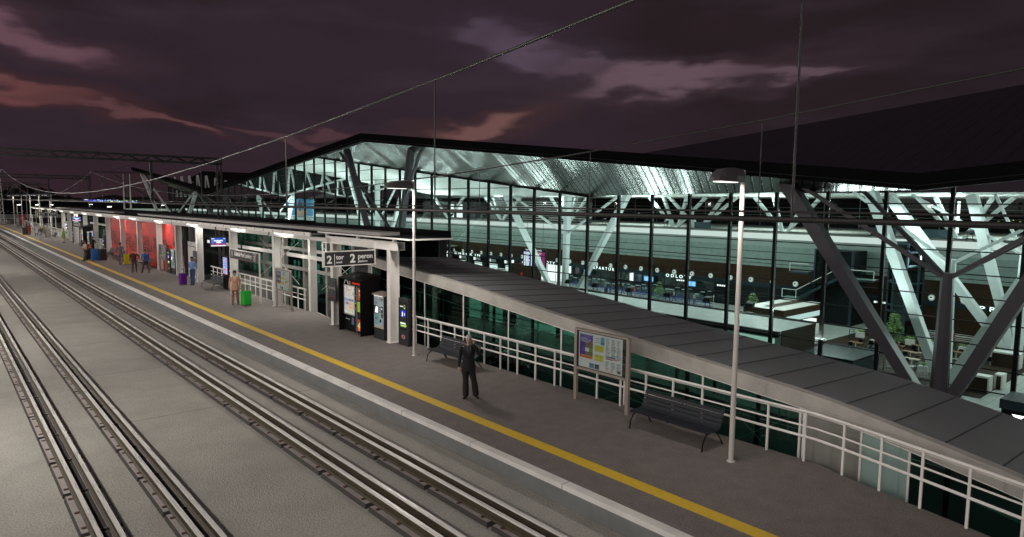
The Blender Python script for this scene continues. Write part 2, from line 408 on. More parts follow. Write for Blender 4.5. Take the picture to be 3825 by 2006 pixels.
struct(yl, 'yellow_line', M['yellow'])
# the opposite platform, behind the camera
op = MB(); op.box(-9,-60,-1.2,.30,400,0); struct(op, 'opposite_platform', M['plat'])

# ------------------------------------------------------------------ platform lamps
def make_lamp():
    t = thing('street_lamp', '', 'street lamp', world=False)
    p = MB(); p.tube([(0,0,0),(0,0,6.24)], [.058,.047], 14); p.c = 0
    p.tube([(0,0,0),(0,0,.02)], .09, 14)
    p.build('pole', M['lampgrey'], t, smooth=False)
    h = MB()
    S = [(-.03,.06,6.0,6.18),(-.12,.13,5.985,6.25),(-.50,.17,5.985,6.27),(-.85,.16,5.99,6.23),(-1.06,.12,6.0,6.13),(-1.16,.05,6.005,6.06)]
    rings = []
    for x, hw, z0, z1 in S:
        zm = z0+(z1-z0)*.45
        rings.append([(x,-hw,z0),(x,hw,z0),(x,hw,zm),(x,hw*.55,z1),(x,-hw*.55,z1),(x,-hw,zm)])
    h.rings(rings); h.tube([(.0,0,6.12),(-.12,0,6.12)], .032, 8)
    hd = h.build('lamp_head', M['headgrey'], t)
    l = MB(); l.box(-.95,-.10,5.972,-.35,.10,5.984); l.build('lens', M['lens'], hd)
    return t
lamp0 = make_lamp()
LAMPS = [(12.80,7.53,'near tall lamp post beside the bench, close to the concrete ramp wall'),
         (12.92,20.34,'tall lamp post beside the dark information kiosk'),
         (12.95,-5.3,'lamp post on the platform outside the near end'),
         (12.75,115.4,'first far lamp post beyond the shelter, beside a bench'),
         (12.75,128.4,'second far lamp post beyond the shelter'),
         (12.75,141.0,'third far lamp post beyond the shelter'),
         (12.75,155.5,'fourth far lamp post near the platform end'),
         (12.75,172.,'last lamp post at the far platform end')]
for i, (x, y, lb) in enumerate(LAMPS):
    o = lamp0 if i == 0 else dup(lamp0, (0,0,0))
    o.location = (x,y,0); o['label'] = lb; o['group'] = 'platform lamp posts'
    ll = light('AREA', 'lamp_light', (-.65,0,5.96), (70,120,15)[i] if i < 3 else 130, (1,.93,.86), .6, target=(-.75,0,0)); ll.parent = o
OPL = [(-2.6,-8.,''),(-2.6,6.,''),(-2.6,20.,''),(-2.6,34.,''),(-2.6,48.,''),(-2.6,70.,''),(-2.6,92.,''),(-2.6,114.,'')]
for i, (x, y, lb) in enumerate(OPL):
    o = dup(lamp0, (x,y,0), R(180), 'lamp post on the opposite platform across the tracks', 'lamp posts on the opposite platform')
    ll = light('POINT', 'lamp_light', (-.65,0,5.82), (250,750,1400,1600,1600,1800,1800,1800)[i], (1,.94,.87), .25); ll.parent = o

# ------------------------------------------------------------------ benches
def make_bench():
    t = thing('bench', '', 'bench', world=False)
    L = 1.12
    prof = [(-.34,.40),(-.24,.415),(-.13,.405),(-.02,.40),(.085,.41),(.155,.46),(.20,.55),(.24,.645),(.275,.74),(.31,.835)]
    nm = ['slat']*9
    for i in range(len(prof)-1):
        (x0,z0),(x1,z1) = prof[i], prof[i+1]
        dx, dz = x1-x0, z1-z0; l = math.hypot(dx, dz); ux, uz = dx/l, dz/l; nx_, nz_ = -uz*.022, ux*.022
        a, b = (x0+ux*.006, z0+uz*.006), (x1-ux*.006, z1-uz*.006)
        MB().ext([(a[0],-L,a[1]),(b[0],-L,b[1]),(b[0]+nx_,-L,b[1]+nz_),(a[0]+nx_,-L,a[1]+nz_)], (0,2*L,0)).build('slat', M['char'], t, bevel=.004)
    for y in (-L+.06, 0, L-.06):
        f = MB()
        for i in range(len(prof)-1): f.bar((prof[i][0],y,prof[i][1]-.012), (prof[i+1][0],y,prof[i+1][1]-.012), .03, .018)
        f.build('slat_bracket', M['black'], t)
    for y in (-L+.09, L-.09):
        MB().tube([(-.22,y,.385),(-.33,y,.30),(-.40,y,.18),(-.43,y,0)], .017, 8).build('leg', M['black'], t, smooth=True)
        MB().tube([(.06,y,.385),(.20,y,.28),(.33,y,.12),(.41,y,0)], .017, 8).build('leg', M['black'], t, smooth=True)
        MB().tube([(-.26,y,.375),(.12,y,.375)], .015, 8).build('stretcher', M['black'], t, smooth=True)
    return t
bench0 = make_bench()
BEN = [(13.2,9.27,'nearest dark slatted bench, beside the tall near lamp post'), (13.2,18.28,'dark slatted bench behind the man in the black suit'),
       (13.15,43.95,'dark slatted bench beside the lattice mast and stone plinth'), (12.85,60.3,'dark slatted bench behind the man in the maroon sweater'),
       (12.8,69.4,'dark slatted bench behind the man in the mauve suit'), (12.75,74.0,'dark slatted bench just behind the black suitcase'),
       (12.6,112.1,'dark slatted bench beyond the shelter near the woman in green'), (12.5,158.8,'far dark bench by the end railing'), (12.6,174.,'farthest dark bench at the platform end')]
for i, (x, y, lb) in enumerate(BEN):
    o = bench0 if i == 0 else dup(bench0, (0,0,0))
    o.location = (x,y,0); o['label'] = lb; o['group'] = 'platform benches'

# ------------------------------------------------------------------ railings
def railing(pts, label, posts, group='platform railings', step=.86, n=3):
    t = thing('railing', label, 'railing', (pts[0][0], pts[0][1], 0), group)
    P = [Vector((x,y,0)) for x, y in pts]
    for z, r in ((1.10,.032), (.78,.02), (.55,.030))[:n]:
        MB().tube([p+Vector((0,0,z)) for p in P], r, 8).build('rail', M['white'], t)
    MB().tube([p+Vector((.05,0,1.035)) for p in P], .012, 6).build('wire', M['white'], t)
    for x, y in posts:
        MB().box(x-.022,y-.022,0,x+.022,y+.022,1.08).build('post', M['white'], t)
nb = [(14.05,23.0),(14.05,6.3),(13.92,5.66),(13.70,4.86),(13.47,4.07),(13.24,3.27),(12.6,1.1)]
ps = [(14.05,22.0-.8595*k) for k in range(19)]+nb[2:6]+[(13.0,2.45),(12.77,1.65)]
railing(nb, 'long white tube railing along the concrete ramp, bending inward at the near end', ps)
railing([(14.05,32.2),(14.05,47.4)], 'white tube railing behind the platform name sign', [(14.05,32.3+.86*k) for k in range(18)])
railing([(14.05,80.0),(14.05,98.)], 'white tube railing behind the poster stand beyond the red panels', [(14.05,80.2+1.3*k) for k in range(14)])
railing([(14.05,110.5),(14.05,183.5)], 'long far white railing beside the car park', [(14.05,111+1.8*k) for k in range(41)])
railing([(14.05,183.5),(-6,183.5)], 'white railing across the far end of the platform', [(14-1.8*k,183.5) for k in range(12)])
# ------------------------------------------------------------------ platform shelter
CY = [22.86, 27.8, 34.6, 41.3, 48.12, 53.2, 58.6, 65.3, 72.1, 79.1, 85.9, 92.6, 99.2, 104.6, 109.9]
can = thing('platform_shelter', 'long platform shelter with white steel columns and strip lights under its thin roof', 'shelter', (13.4,60,0))
rf = MB(); rf.box(13.251,21.15,4.085,15.2,28.9,4.15); rf.box(12.92,28.901,4.085,15.2,141.7,4.15); rf.build('roof', M['roofblack'], can)
f = MB(); f.box(12.86,28.9,3.93,12.917,141.72,4.10); f.box(13.22,21.13,4.10,13.25,28.899,4.16); f.box(13.251,21.13,4.10,15.2,21.149,4.16); f.build('fascia', M['white'], can)
f = MB()
for y in (22.4,25.3,28.2): f.box(13.3,y-.06,3.981,13.42,y+.06,4.084)
f.build('spacer', M['white'], can)
s = MB(); s.box(12.92,28.95,3.985,14.6,141.6,4.08); s.build('soffit', M['grey'], can)
up = MB(); up.box(13.6,23.9,4.153,14.5,66.,4.29); up.box(13.6,76.,4.153,14.5,118.,4.29); up.build('roof_upstand', M['grey'], can)
gt = MB()
for y in np.arange(29.5, 141, 1.25): gt.box(12.845,y,3.99,12.859,y+.03,4.06)
gt.build('fascia_clip', M['dark'], can)
for i, y in enumerate(CY):
    c = MB()
    c.box(13.35,y-.12,0,13.385,y+.12,3.72); c.box(13.735,y-.12,0,13.77,y+.12,3.72); c.box(13.386,y-.03,0,13.734,y+.03,3.72)
    c.box(13.30,y-.16,0,13.82,y+.16,.012)
    c.build('column', M['white'] if i < 2 else M['cream'], can)
    if i == 0: continue
    y1 = CY[i-1]+.13
    if i == 1:
        b = MB(); b.box(13.33,22.2,3.66,13.40,28.3,3.98); b.box(13.402,22.3,3.66,13.72,28.2,3.70); b.box(13.721,22.3,3.66,13.76,28.2,3.96); b.build('beam', M['white'], can); continue
    b = MB(); b.box(13.12,y1-.1,3.73,13.33,y-.2,3.90); b.build('beam', M['cream'], can)
    b = MB(); b.box(13.34,y-.10,3.722,17.9,y+.10,3.96); b.build('rafter', M['cream'], can)
for y0 in [20.6+i for i in ()]+[31.4,37.9,46.75,55.6,64.4,71.0,79.9,88.7,97.6,106.5,112.5,119.,126.,133.,138.]:
    l = MB(); l.box(12.99,y0,3.868,13.10,y0+2.05,3.912); hh = MB(); hh.box(12.985,y0-.3,3.9155,13.11,y0+2.3,3.984)
    hs = hh.build('light_housing', M['dark'], can); l.build('tube', M['led'], hs); light('AREA', 'tube_light', (13.045,y0+1.02,3.86), 85, (1,.95,.88), .1, 2., target=(12.95,y0+1.02,0), parent=can)
for y in (118.,126.,134.): MB().tube([(13.6,y,0),(13.6,y,3.98)], .05, 8).build('column', M['cream'], can)
# white rail beams between columns, rear posts and rear beams
for y0, y1 in ((28.0,34.4),(34.8,41.1),(41.5,47.9),(79.3,85.7),(86.1,92.4)):
    b = MB(); b.box(14.0,y0,2.65,14.06,y1,2.84); b.build('tie_beam', M['cream'], can)
for y in (28.3,32.1,34.6,38.,41.3,44.6,48.1,82.5,86.,89.,92.6,96.):
    c = MB(); c.box(17.9,y-.12,-3,18.2,y+.12,3.72); c.build('rear_column', M['concg'], can)
c = MB(); c.box(14.16,31.85,-.8,14.5,32.1,3.72); c.build('column', M['cream'], can)
for z in (1.05,2.3,3.1):
    b = MB(); b.box(17.86,28.,z,17.895,52.,z+.22); b.build('rear_beam', M['concg'], can)
for a in ((31.9,38.),(41.3,48.)):
    for p, q in (((17.6,a[0],.2),(17.6,a[1],2.9)), ((17.6,a[0],2.9),(17.6,a[1],.2))):
        MB().tube([p,q], .014, 5).build('brace_rod', M['cream'], can)

# station building behind the shelter: black flat roof over glass
sb = thing('station_building', 'flat black-roofed glass stair building behind the platform shelter', 'building', (16.5,70,0))
r = MB(); r.box(14.62,26.5,3.78,18.95,125.,4.16); r.build('roof', M['roofblack'], sb)
r = MB(); r.box(14.7,40.,4.161,18.2,124.,4.30); r.build('roof_upper', M['roofblack'], sb)
gl = MB(); gl.box(18.80,27.,-2,18.82,124.,3.779); gl.build('rear_glass', M['glassg'], sb)
gl = MB(); gl.box(15.1,26.62,1.2,18.3,26.64,3.779); gl.build('end_glass', M['glassd'], sb)
p = MB(); p.box(18.32,26.55,-2,18.72,26.85,3.779); p.build('corner_post', M['dark'], sb)
p = MB(); p.box(14.64,26.55,-1.,14.98,26.85,3.779); p.build('corner_post', M['grey'], sb)
p = MB(); p.box(14.9,27.2,-1.,15.6,28.6,3.779); p.build('pillar', M['dark'], sb)
for y in np.arange(29, 124, 4.2):
    p = MB(); p.box(18.83,y-.04,-2,18.93,y+.04,3.779); p.build('mullion', M['mull'], sb)
fl = MB(); fl.box(14.16,27.2,-1.1,18.75,30.9,-.62); fl.box(14.16,45.,-1.1,18.7,110.,-.004); fl.build('landing', M['concg'], sb)
# staircase parapet and lines seen through the open bay
for p, q in (((14.3,31.6,.0),(17.9,31.6,-2.)), ((14.3,28.2,-.5),(17.9,28.2,-.3)), ((14.25,30.9,-.35),(14.25,28.4,-.05))):
    MB().tube([p,q], .03, 6).build('handrail', M['white'], sb)
# lift
lf = thing('lift_shaft', 'lift with pale grey sliding doors set in dark glass between shelter columns', 'lift', (13.9,50.6,0))
b = MB(); b.box(14.0,48.9,0,16.,52.9,3.7); b.build('shaft', M['blackglass'], lf)
b = MB(); b.box(13.9,50.25,0,13.998,52.15,2.25); b.box(13.9,49.1,0,13.998,49.35,3.7); b.box(13.9,52.6,0,13.998,52.8,3.7); b.c = 1; b.box(13.888,50.3,2.252,13.997,52.1,2.55); b.c = 2; b.box(13.885,51.15,2.36,13.887,51.4,2.44)
b.build('door_frame', [M['dark'], M['cream'], M['black']], lf)
for y0, y1 in ((50.36,51.19),(51.21,52.04)):
    d = MB(); d.box(13.87,y0,.01,13.898,y1,2.2); d.build('door', M['cream'], lf)
p = MB(); p.box(13.86,52.85,0,13.95,53.0,3.7); p.build('red_post', mat('dark_red_paint', (.07,.006,.008), .5), lf)

# red printed panels with worn black print (pattern is the print itself)
def redmat():
    m = mat('red_print', (.60,.022,.014), .5); nt = m.node_tree; b = nt.nodes['Principled BSDF']; q = NX(nt)
    tc = nt.nodes.new('ShaderNodeTexCoord'); sp = nt.nodes.new('ShaderNodeSeparateXYZ'); nt.links.new(tc.outputs['Object'], sp.inputs[0])
    mp = nt.nodes.new('ShaderNodeMapping'); mp.inputs['Scale'].default_value = (1,2.4,1.2); nt.links.new(tc.outputs['Object'], mp.inputs['Vector'])
    m2 = nt.nodes.new('ShaderNodeMapping'); m2.inputs['Scale'].default_value = (1,.8,9); nt.links.new(tc.outputs['Object'], m2.inputs['Vector'])
    a = q.noise(mp.outputs['Vector'], .55, 2, .5); c = q.noise(mp.outputs['Vector'], 1.9, 4, .6); s = q.noise(m2.outputs['Vector'], .75, 2, .5)
    zone = q.mul(q.sstep(sp.outputs[2], .7, 1.1), q.sstep(sp.outputs[2], 2.6, 2.2))
    ink = q.mul(zone, q.mul(q.sstep(a, .38, .46), q.m('MAXIMUM', q.sstep(c, .50, .52), q.mul(q.sstep(s, .50, .53), q.sstep(c, .36, .42)))))
    zone2 = q.mul(q.sstep(sp.outputs[2], 2.55, 2.7), q.sstep(sp.outputs[2], 3.35, 3.2))
    lines = q.mul(zone2, q.mul(q.sstep(s, .52, .56), q.mul(q.sstep(a, .47, .5), .35)))
    colr = q.mix(lines, (.60,.022,.014), (.62,.20,.18))
    nt.links.new(q.mix(ink, colr, (.008,.005,.005)), b.inputs['Base Color'])
    return m
M['redprint'] = redmat()
RP = [(53.5,58.4),(58.9,65.1),(65.6,71.9),(72.4,78.6)]
RL = ['red printed wall panel nearest the lift, behind the ticket machine', 'red wall panel with black worn print behind the man in the blue sweater',
      'red wall panel with heavy black streaked print behind the mauve suit', 'red wall panel with black worn print farthest from the lift']
for (y0, y1), lb in zip(RP, RL):
    t = thing('wall_panel', lb, 'wall panel', (13.72,(y0+y1)/2,0), 'red printed wall panels')
    MB().box(13.72,y0,.02,13.76,y1,3.70).build('sheet', M['redprint'], t)
    MB().box(13.762,y0,0,13.80,y1,3.72).build('backing', M['grey'], t)
tm = mat('pink_lettering', (.55,.10,.08), .5)
text('YSTOR', 1.0, tm, bpy.data.objects['wall_panel.001'], (13.717,61.6,.35), U, Z1, bold=.01)

# ------------------------------------------------------------------ glazed ramp with sheet roof
rp = thing('ramp_building', 'glazed ramp with dark sheet roof and rough concrete edge running down beside the platform', 'building', (16.6,12,0))
PR = [(26.45,3.12),(23.8,2.89),(19.5,2.55),(15.65,2.18),(13.3,1.95),(8.65,1.54),(6.96,1.40),(6.17,1.31),(5.12,1.13),(4.17,.96),(3.2,.78),(2.77,.69),(0,.14),(-8,-1.45)]
M['sheet'] = mat('dark_sheet_roof', (.185,.185,.192), .55, noise=.07, scale=.8)
M['seam'] = mat('roof_seam', (.085,.085,.09), .6)
r = MB(); rings = []
for y, z in PR: rings.append([(14.78,y,z-.25),(18.85,y,z-.45),(18.85,y,z-.23),(14.78,y,z-.02)])
r.rings(rings[::-1]); r.c = 1
for k in range(36):
    y = 25.96-.95*k; z = [zb+(za-zb)*(y-b)/(a-b) for (a, za), (b, zb) in zip(PR, PR[1:]) if b <= y <= a][0]
    r.hexa([(14.79,y-.014,z-.022),(18.84,y-.014,z-.232),(18.84,y+.014,z-.232),(14.79,y+.014,z-.022)], [(14.79,y-.014,z-.008),(18.84,y-.014,z-.218),(18.84,y+.014,z-.218),(14.79,y+.014,z-.008)])
r.build('roof', [M['sheet'], M['seam']], rp)
l = MB(); rings = []
for y, z in PR: rings.append([(14.5,y,z-.36),(14.779,y,z-.36),(14.779,y,z-.019),(14.74,y,z),(14.5,y,z)])
l.rings(rings[::-1]); l.build('concrete_edge', M['conc'], rp)
l = MB(); rings = []
for y, z in PR: rings.append([(14.52,y,z-.395),(14.56,y,z-.395),(14.56,y,z-.361),(14.52,y,z-.361)])
l.rings(rings[::-1]); l.build('edge_trim', M['white'], rp)
def ztop(y):
    for (a, za), (b, zb) in zip(PR, PR[1:]):
        if b <= y <= a: return zb+(za-zb)*(y-b)/(a-b)
    return PR[-1][1]
def zbot(y): return -3.1 if y > 5.3 else -3.4
def wallstrip(y0, y1, m, name, x=14.53, th=.02):
    ys = [y0]+[y for y, z in PR if y0 < y < y1][::-1]+[y1]
    mb = MB(); mb.ext([(x,y0,-3.2),(x,y1,-3.2)]+[(x,y,ztop(y)-.397) for y in ys[::-1]], (th,0,0)); return mb.build(name, m, rp)
my = [26.3,24.65,22.1,19.55,17.0,14.48,11.95,9.42,6.88]
for a, b in zip(my, my[1:]): wallstrip(b+.03, a-.03, M['glassg'], 'glass_pane')
wallstrip(5.58, 6.74, M['concg'], 'concrete_wall', 14.51, .2)
wallstrip(4.66, 5.54, M['opal'], 'frosted_panel')
wallstrip(.6, 4.60, M['glassg'], 'glass_pane'); wallstrip(-7, .5, M['glassg'], 'glass_pane')
for y in my+[6.79,5.56,4.63,2.6,.55]:
    m_ = MB(); m_.box(14.515,y-.022,-3.,14.575,y+.022,ztop(y)-.397); m_.build('mullion', M['white'], rp)
for y in [20.9,18.4,15.6,13.1,10.2,7.4,3.6]:
    m_ = MB(); m_.box(14.56,y-.012,-3.,14.59,y+.012,ztop(y)-.397); m_.build('mullion', M['opal'], rp)
for a, b in ((26.3,22.1),(19.55,14.48),(9.42,6.88),(14.48,9.42)):
    for p, q in (((14.66,a,ztop(a)-.5),(14.66,b,-.8)), ((14.66,b,ztop(b)-.5),(14.66,a,-.8))): MB().tube([p,q], .008, 5).build('brace_rod', M['white'], rp)
for dz in (-.85,-1.75): MB().tube([(14.62,y,ztop(y)+dz) for y, z in PR if y > -1 for y in (y,)], .018, 6).build('handrail', M['white'], rp)
for y in np.arange(0, 26.4, 2.55):
    m_ = MB(); m_.box(18.70,y-.05,-9.6,18.80,y+.05,ztop(y)-.42); m_.build('rear_post', M['mull'], rp)
p = MB(); p.box(15.0,20.6,-9.6,15.5,21.3,ztop(20.9)-.4); p.build('pillar', M['dark'], rp)
p = MB(); p.box(14.7,-8,-3.4,18.7,26.3,-3.2); p.build('floor', M['asphalt'], rp)
p = MB(); p.box(16.2,7.6,-3.19,16.3,7.7,-.3); p.build('bollard', M['opal'], rp)

# ------------------------------------------------------------------ signs
sbk = mat('sign_black', (.020,.019,.020), .45)
def hang_sign(x0, x1, y, z0, z1, lb):
    t = thing('hanging_sign', lb, 'sign', ((x0+x1)/2,y,z0), 'hanging platform signs')
    b = MB(); b.box(x0+.035,y-.05,z0+.035,x1-.035,y+.05,z1-.035); b.build('board', sbk, t)
    fr = MB(); fr.box(x0,y-.06,z0,x1,y+.06,z0+.034); fr.box(x0,y-.06,z1-.034,x1,y+.06,z1); fr.box(x0,y-.06,z0+.0345,x0+.034,y+.06,z1-.0345); fr.box(x1-.034,y-.06,z0+.0345,x1,y+.06,z1-.0345); fr.build('frame', M['white'], t)
    for x in (x0+.0, x1+.0):
        MB().box(x-.035,y-.03,z0-.015,x-.0005,y+.03,3.95).build('hanger', M['white'], t) if x == x0 else MB().box(x+.0005,y-.03,z0-.015,x+.035,y+.03,3.95).build('hanger', M['white'], t)
    MB().box(x0-.035,y-.03,3.951,13.32,y+.03,3.984).build('arm', M['white'], t)
    k = (x1-x0)/2.18; yy = y-.052; h = z1-z0
    text('2', .42*k, M['txt'], t, (x0+.12*k,yy,z0+.13*k), X1, Z1, bold=.012*k)
    text('tor', .25*k, M['txt'], t, (x0+.50*k,yy,z0+.27*k), X1, Z1, bold=.006*k)
    text('track', .12*k, M['txt'], t, (x0+.50*k,yy,z0+.12*k), X1, (.15,0,1), bold=.003*k)
    MB().box(x0+.425*k,yy-.002,z0+.06,x0+.45*k,yy,z1-.12).build('divider', M['txt'], t)
    text('2', .46*k, M['txt'], t, (x0+1.08*k,yy,z0+.13*k), X1, Z1, bold=.014*k)
    text('peron', .27*k, M['txt'], t, (x0+1.42*k,yy,z0+.27*k), X1, Z1, bold=.007*k)
    text('platform', .12*k, M['txt'], t, (x0+1.42*k,yy,z0+.12*k), X1, (.15,0,1), bold=.003*k)
hang_sign(11.13, 13.31, 23.87, 3.03, 3.62, 'near black sign reading 2 tor 2 peron, hanging above the vending machine')
hang_sign(10.86, 13.1, 112., 3.10, 3.68, 'far black sign reading 2 tor 2 peron, at the other end of the shelter')
def name_sign(x, y0, y1, lb, z0=2.19, z1=2.70):
    t = thing('station_sign', lb, 'sign', (x,(y0+y1)/2,0), 'platform name signs')
    for y in (y0, y1): MB().box(x-.03,y-.045,0,x+.03,y+.045,z1+.02).build('post', M['cream'], t)
    b = MB(); b.box(x-.04,y0+.05,z0,x+.04,y1-.05,z1); b.c = 1; b.box(x-.042,y0+.05,z1-.02,x+.042,y1-.05,z1+.02); b.c = 2; b.box(x-.042,y0+.05,z0-.02,x+.042,y1-.05,z0-.0005)
    b.build('board', [sbk, M['cream'], mat('faint_red_edge', (.3,.12,.12), .5)], t)
    text('Gdańsk Port Lotniczy', .33, M['txt'], t, (x-.042,y1-.80,z0+.17), U, Z1, width=2.75, bold=.008)
    cr = MB(); q = lambda y, z: (x-.0445, y1-y, z0+z)
    cr.ext([q(.28,.42),q(.55,.42),q(.55,.20),q(.49,.10),q(.415,.05),q(.34,.10),q(.28,.20)], (.003,0,0)); cr.build('crest', M['grey'], t)
    ic = MB(); ic.ext([q(3.78,.06),q(4.16,.06),q(4.16,.08),q(3.78,.08)], (.003,0,0)); ic.ext([q(3.78,.44),q(4.16,.44),q(4.16,.46),q(3.78,.46)], (.003,0,0)); ic.ext([q(3.78,.081),q(3.80,.081),q(3.80,.439),q(3.78,.439)], (.003,0,0)); ic.ext([q(4.14,.081),q(4.16,.081),q(4.16,.439),q(4.14,.439)], (.003,0,0))
    ic.ext([q(3.84,.11),q(3.87,.09),q(4.10,.37),q(4.11,.42),q(4.06,.41)], (.003,0,0)); ic.ext([q(3.84,.33),q(3.88,.36),q(4.02,.28),q(3.99,.24)], (.003,0,0)); ic.ext([q(4.0,.12),q(4.04,.10),q(4.03,.27),q(3.98,.24)], (.003,0,0)); ic.build('plane_icon', M['txt'], t)
    return t
name_sign(13.1, 35.85, 40.45, 'black station name sign on white posts behind the man with the green suitcase')
name_sign(13.0, 92.6, 97.2, 'station name sign seen edge on beside the far vending machine')
name_sign(12.9, 140.5, 145.1, 'small far station name sign near the platform end')

# ------------------------------------------------------------------ poster stands
pw = mat('poster_paper', (.50,.50,.49), .35, coat=.5)
PC = {k: mat('print_'+k, c, .35, coat=.4) for k, c in dict(violet=(.13,.06,.36), orange=(.62,.13,.02), yellow=(.62,.55,.05), blue=(.04,.22,.42), navy=(.02,.05,.10), pale=(.74,.75,.76), ink=(.16,.16,.18), cyan=(.12,.36,.55), photo=(.22,.17,.10), pink=(.6,.22,.2), green=(.14,.28,.06), black=(.015,.015,.016)).items()}
PK = list(PC)
def poster(x, y0, y1, lb, z0=.97, z1=2.0, detail=True):
    "y0 near end (right in view), y1 far end (left in view)"
    t = thing('poster_stand', lb, 'notice board', (x,(y0+y1)/2,0), 'poster stands on the platform')
    for y in (y0+.03, y1-.03): MB().box(x-.04,y-.05,0,x+.04,y+.05,z1).build('post', M['bronze'], t)
    f = MB(); f.box(x-.06,y0,z1+.0005,x+.06,y1,z1+.05); f.box(x-.05,y0+.081,z0-.07,x+.05,y1-.081,z0); f.build('frame', M['bronze'], t)
    L_ = y1-y0
    b = MB(); b.box(x-.02,y0+.082,z0+.001,x+.03,y1-.082,z1-.001); b.build('backing', PC['black'], t)
    s = MB(); H = z1-z0
    def r(k, u0, u1, v0, v1, d=.0225):
        s.c = PK.index(k); s.box(x-d,y1-.09-(L_-.18)*u1,z0+H*v0,x-d+.0005,y1-.09-(L_-.18)*u0,z0+H*v1)
    r('pale', .03, .93, .02, .97, .021)
    r('violet', .05, .33, .36, .92); r('orange', .05, .33, .28, .358); r('photo', .17, .33, .55, .74, .0235); r('pale', .17, .25, .46, .56, .0242); r('green', .25, .33, .46, .56, .0242); r('green', .17, .33, .37, .40, .0242)
    r('photo', .17, .33, .40, .45, .0243)
    r('cyan', .49, .57, .72, .92); r('blue', .49, .57, .72, .80, .0235)
    r('yellow', .37, .55, .52, .68); r('yellow', .37, .55, .27, .43); r('blue', .26, .36, .04, .17); r('navy', .375, .47, .04, .17)
    rng = random.Random(3)
    for i in range(30):
        u0 = .60+.11*(i % 3); v0 = .90-.085*(i//3)
        if .38 < v0 < .47: continue
        s_ = rng.uniform(.05, .10); r('ink', u0, u0+s_, v0, v0+.012)
        r('ink', u0, u0+s_*.8, v0-.025, v0-.013); r('ink', u0, u0+s_*.9, v0-.05, v0-.04)
    for v0 in (.86,.80,.75): r('ink', .38, .47, v0, v0+.015)
    r('blue', .63, .80, .43, .46); r('pink', .60, .86, .40, .42); r('navy', .60, .74, .37, .39); r('cyan', .74, .86, .49, .51); r('pink', .74, .82, .38, .395, .0235)
    r('navy', .84, .90, .06, .13); r('pink', .66, .76, .045, .06)
    s.build('posters', [PC[k] for k in PK], t)
    if detail:
        lt = PC['pale']
        text('METROPOLIA', .08, mat('violet_lettering', (.32,.25,.5), .4), t, (x-.0225,y1-.2,z0+.86*H), U, Z1, width=.36)
        for i, w_ in enumerate(('NAJWIĘKSZA', 'STREFA ROZRYWKI', 'W TRÓJMIEŚCIE')): text(w_, .045, lt, t, (x-.0225,y1-.2,z0+(.80-.045*i)*H), U, Z1)
    g_ = MB(); g_.box(x-.05,y0+.082,z0+.001,x-.046,y1-.082,z1-.001); g_.build('glass', M['clear'], t)
poster(13.57, 11.02, 12.95, 'nearest framed poster stand, between the two benches')
poster(13.42, 32.45, 34.40, 'poster stand with violet poster beside a shelter column and staircase')
poster(13.40, 56.2, 58.1, 'poster stand in front of the red wall panels', detail=False)
poster(13.25, 83.9, 85.7, 'far poster stand beside the man in the black jacket', detail=False)

# timetable boards hung on columns
ttm = mat('timetable_black', (.02,.02,.024), .4)
def timetable(x, y, z0, z1, lb, w_=.75):
    t = thing('timetable_board', lb, 'timetable', (x,y,z0), 'dark timetable boards')
    MB().box(x-.02,y-w_/2,z0,x+.02,y+w_/2,z1).build('board', ttm, t)
    b = MB(); H = z1-z0; rng = random.Random(5)
    for i in range(16):
        v = z0+H*(.95-.05*i); b.c = 0
        if i in (7, 8): b.c = 1; b.box(x-.0225,y-w_*.44,v-.02*H,x-.0205,y+w_*.44,v+.01*H); continue
        if i == 15: b.c = 2; b.box(x-.0225,y-w_*.47,v-.03*H,x-.0205,y+w_*.47,v); continue
        for j in range(5): a = y+w_*(.42-.18*j); b.box(x-.0225,a-w_*rng.uniform(.05,.13),v-.012*H,x-.0205,a,v+.012*H)
    b.build('print', [mat('timetable_print', (.16,.16,.17), .5), M['grey'], mat('timetable_red', (.30,.03,.05), .5)], t)
timetable(13.28, 27.62, 1.10, 2.13, 'dark timetable board on the shelter post left of the vending machine', .8)
timetable(13.27, 48.2, 1.05, 2.1, 'dark timetable board on the column beside the lift')
timetable(13.27, 79.6, 1.3, 2.4, 'dark timetable board on the column left of the red wall panels')

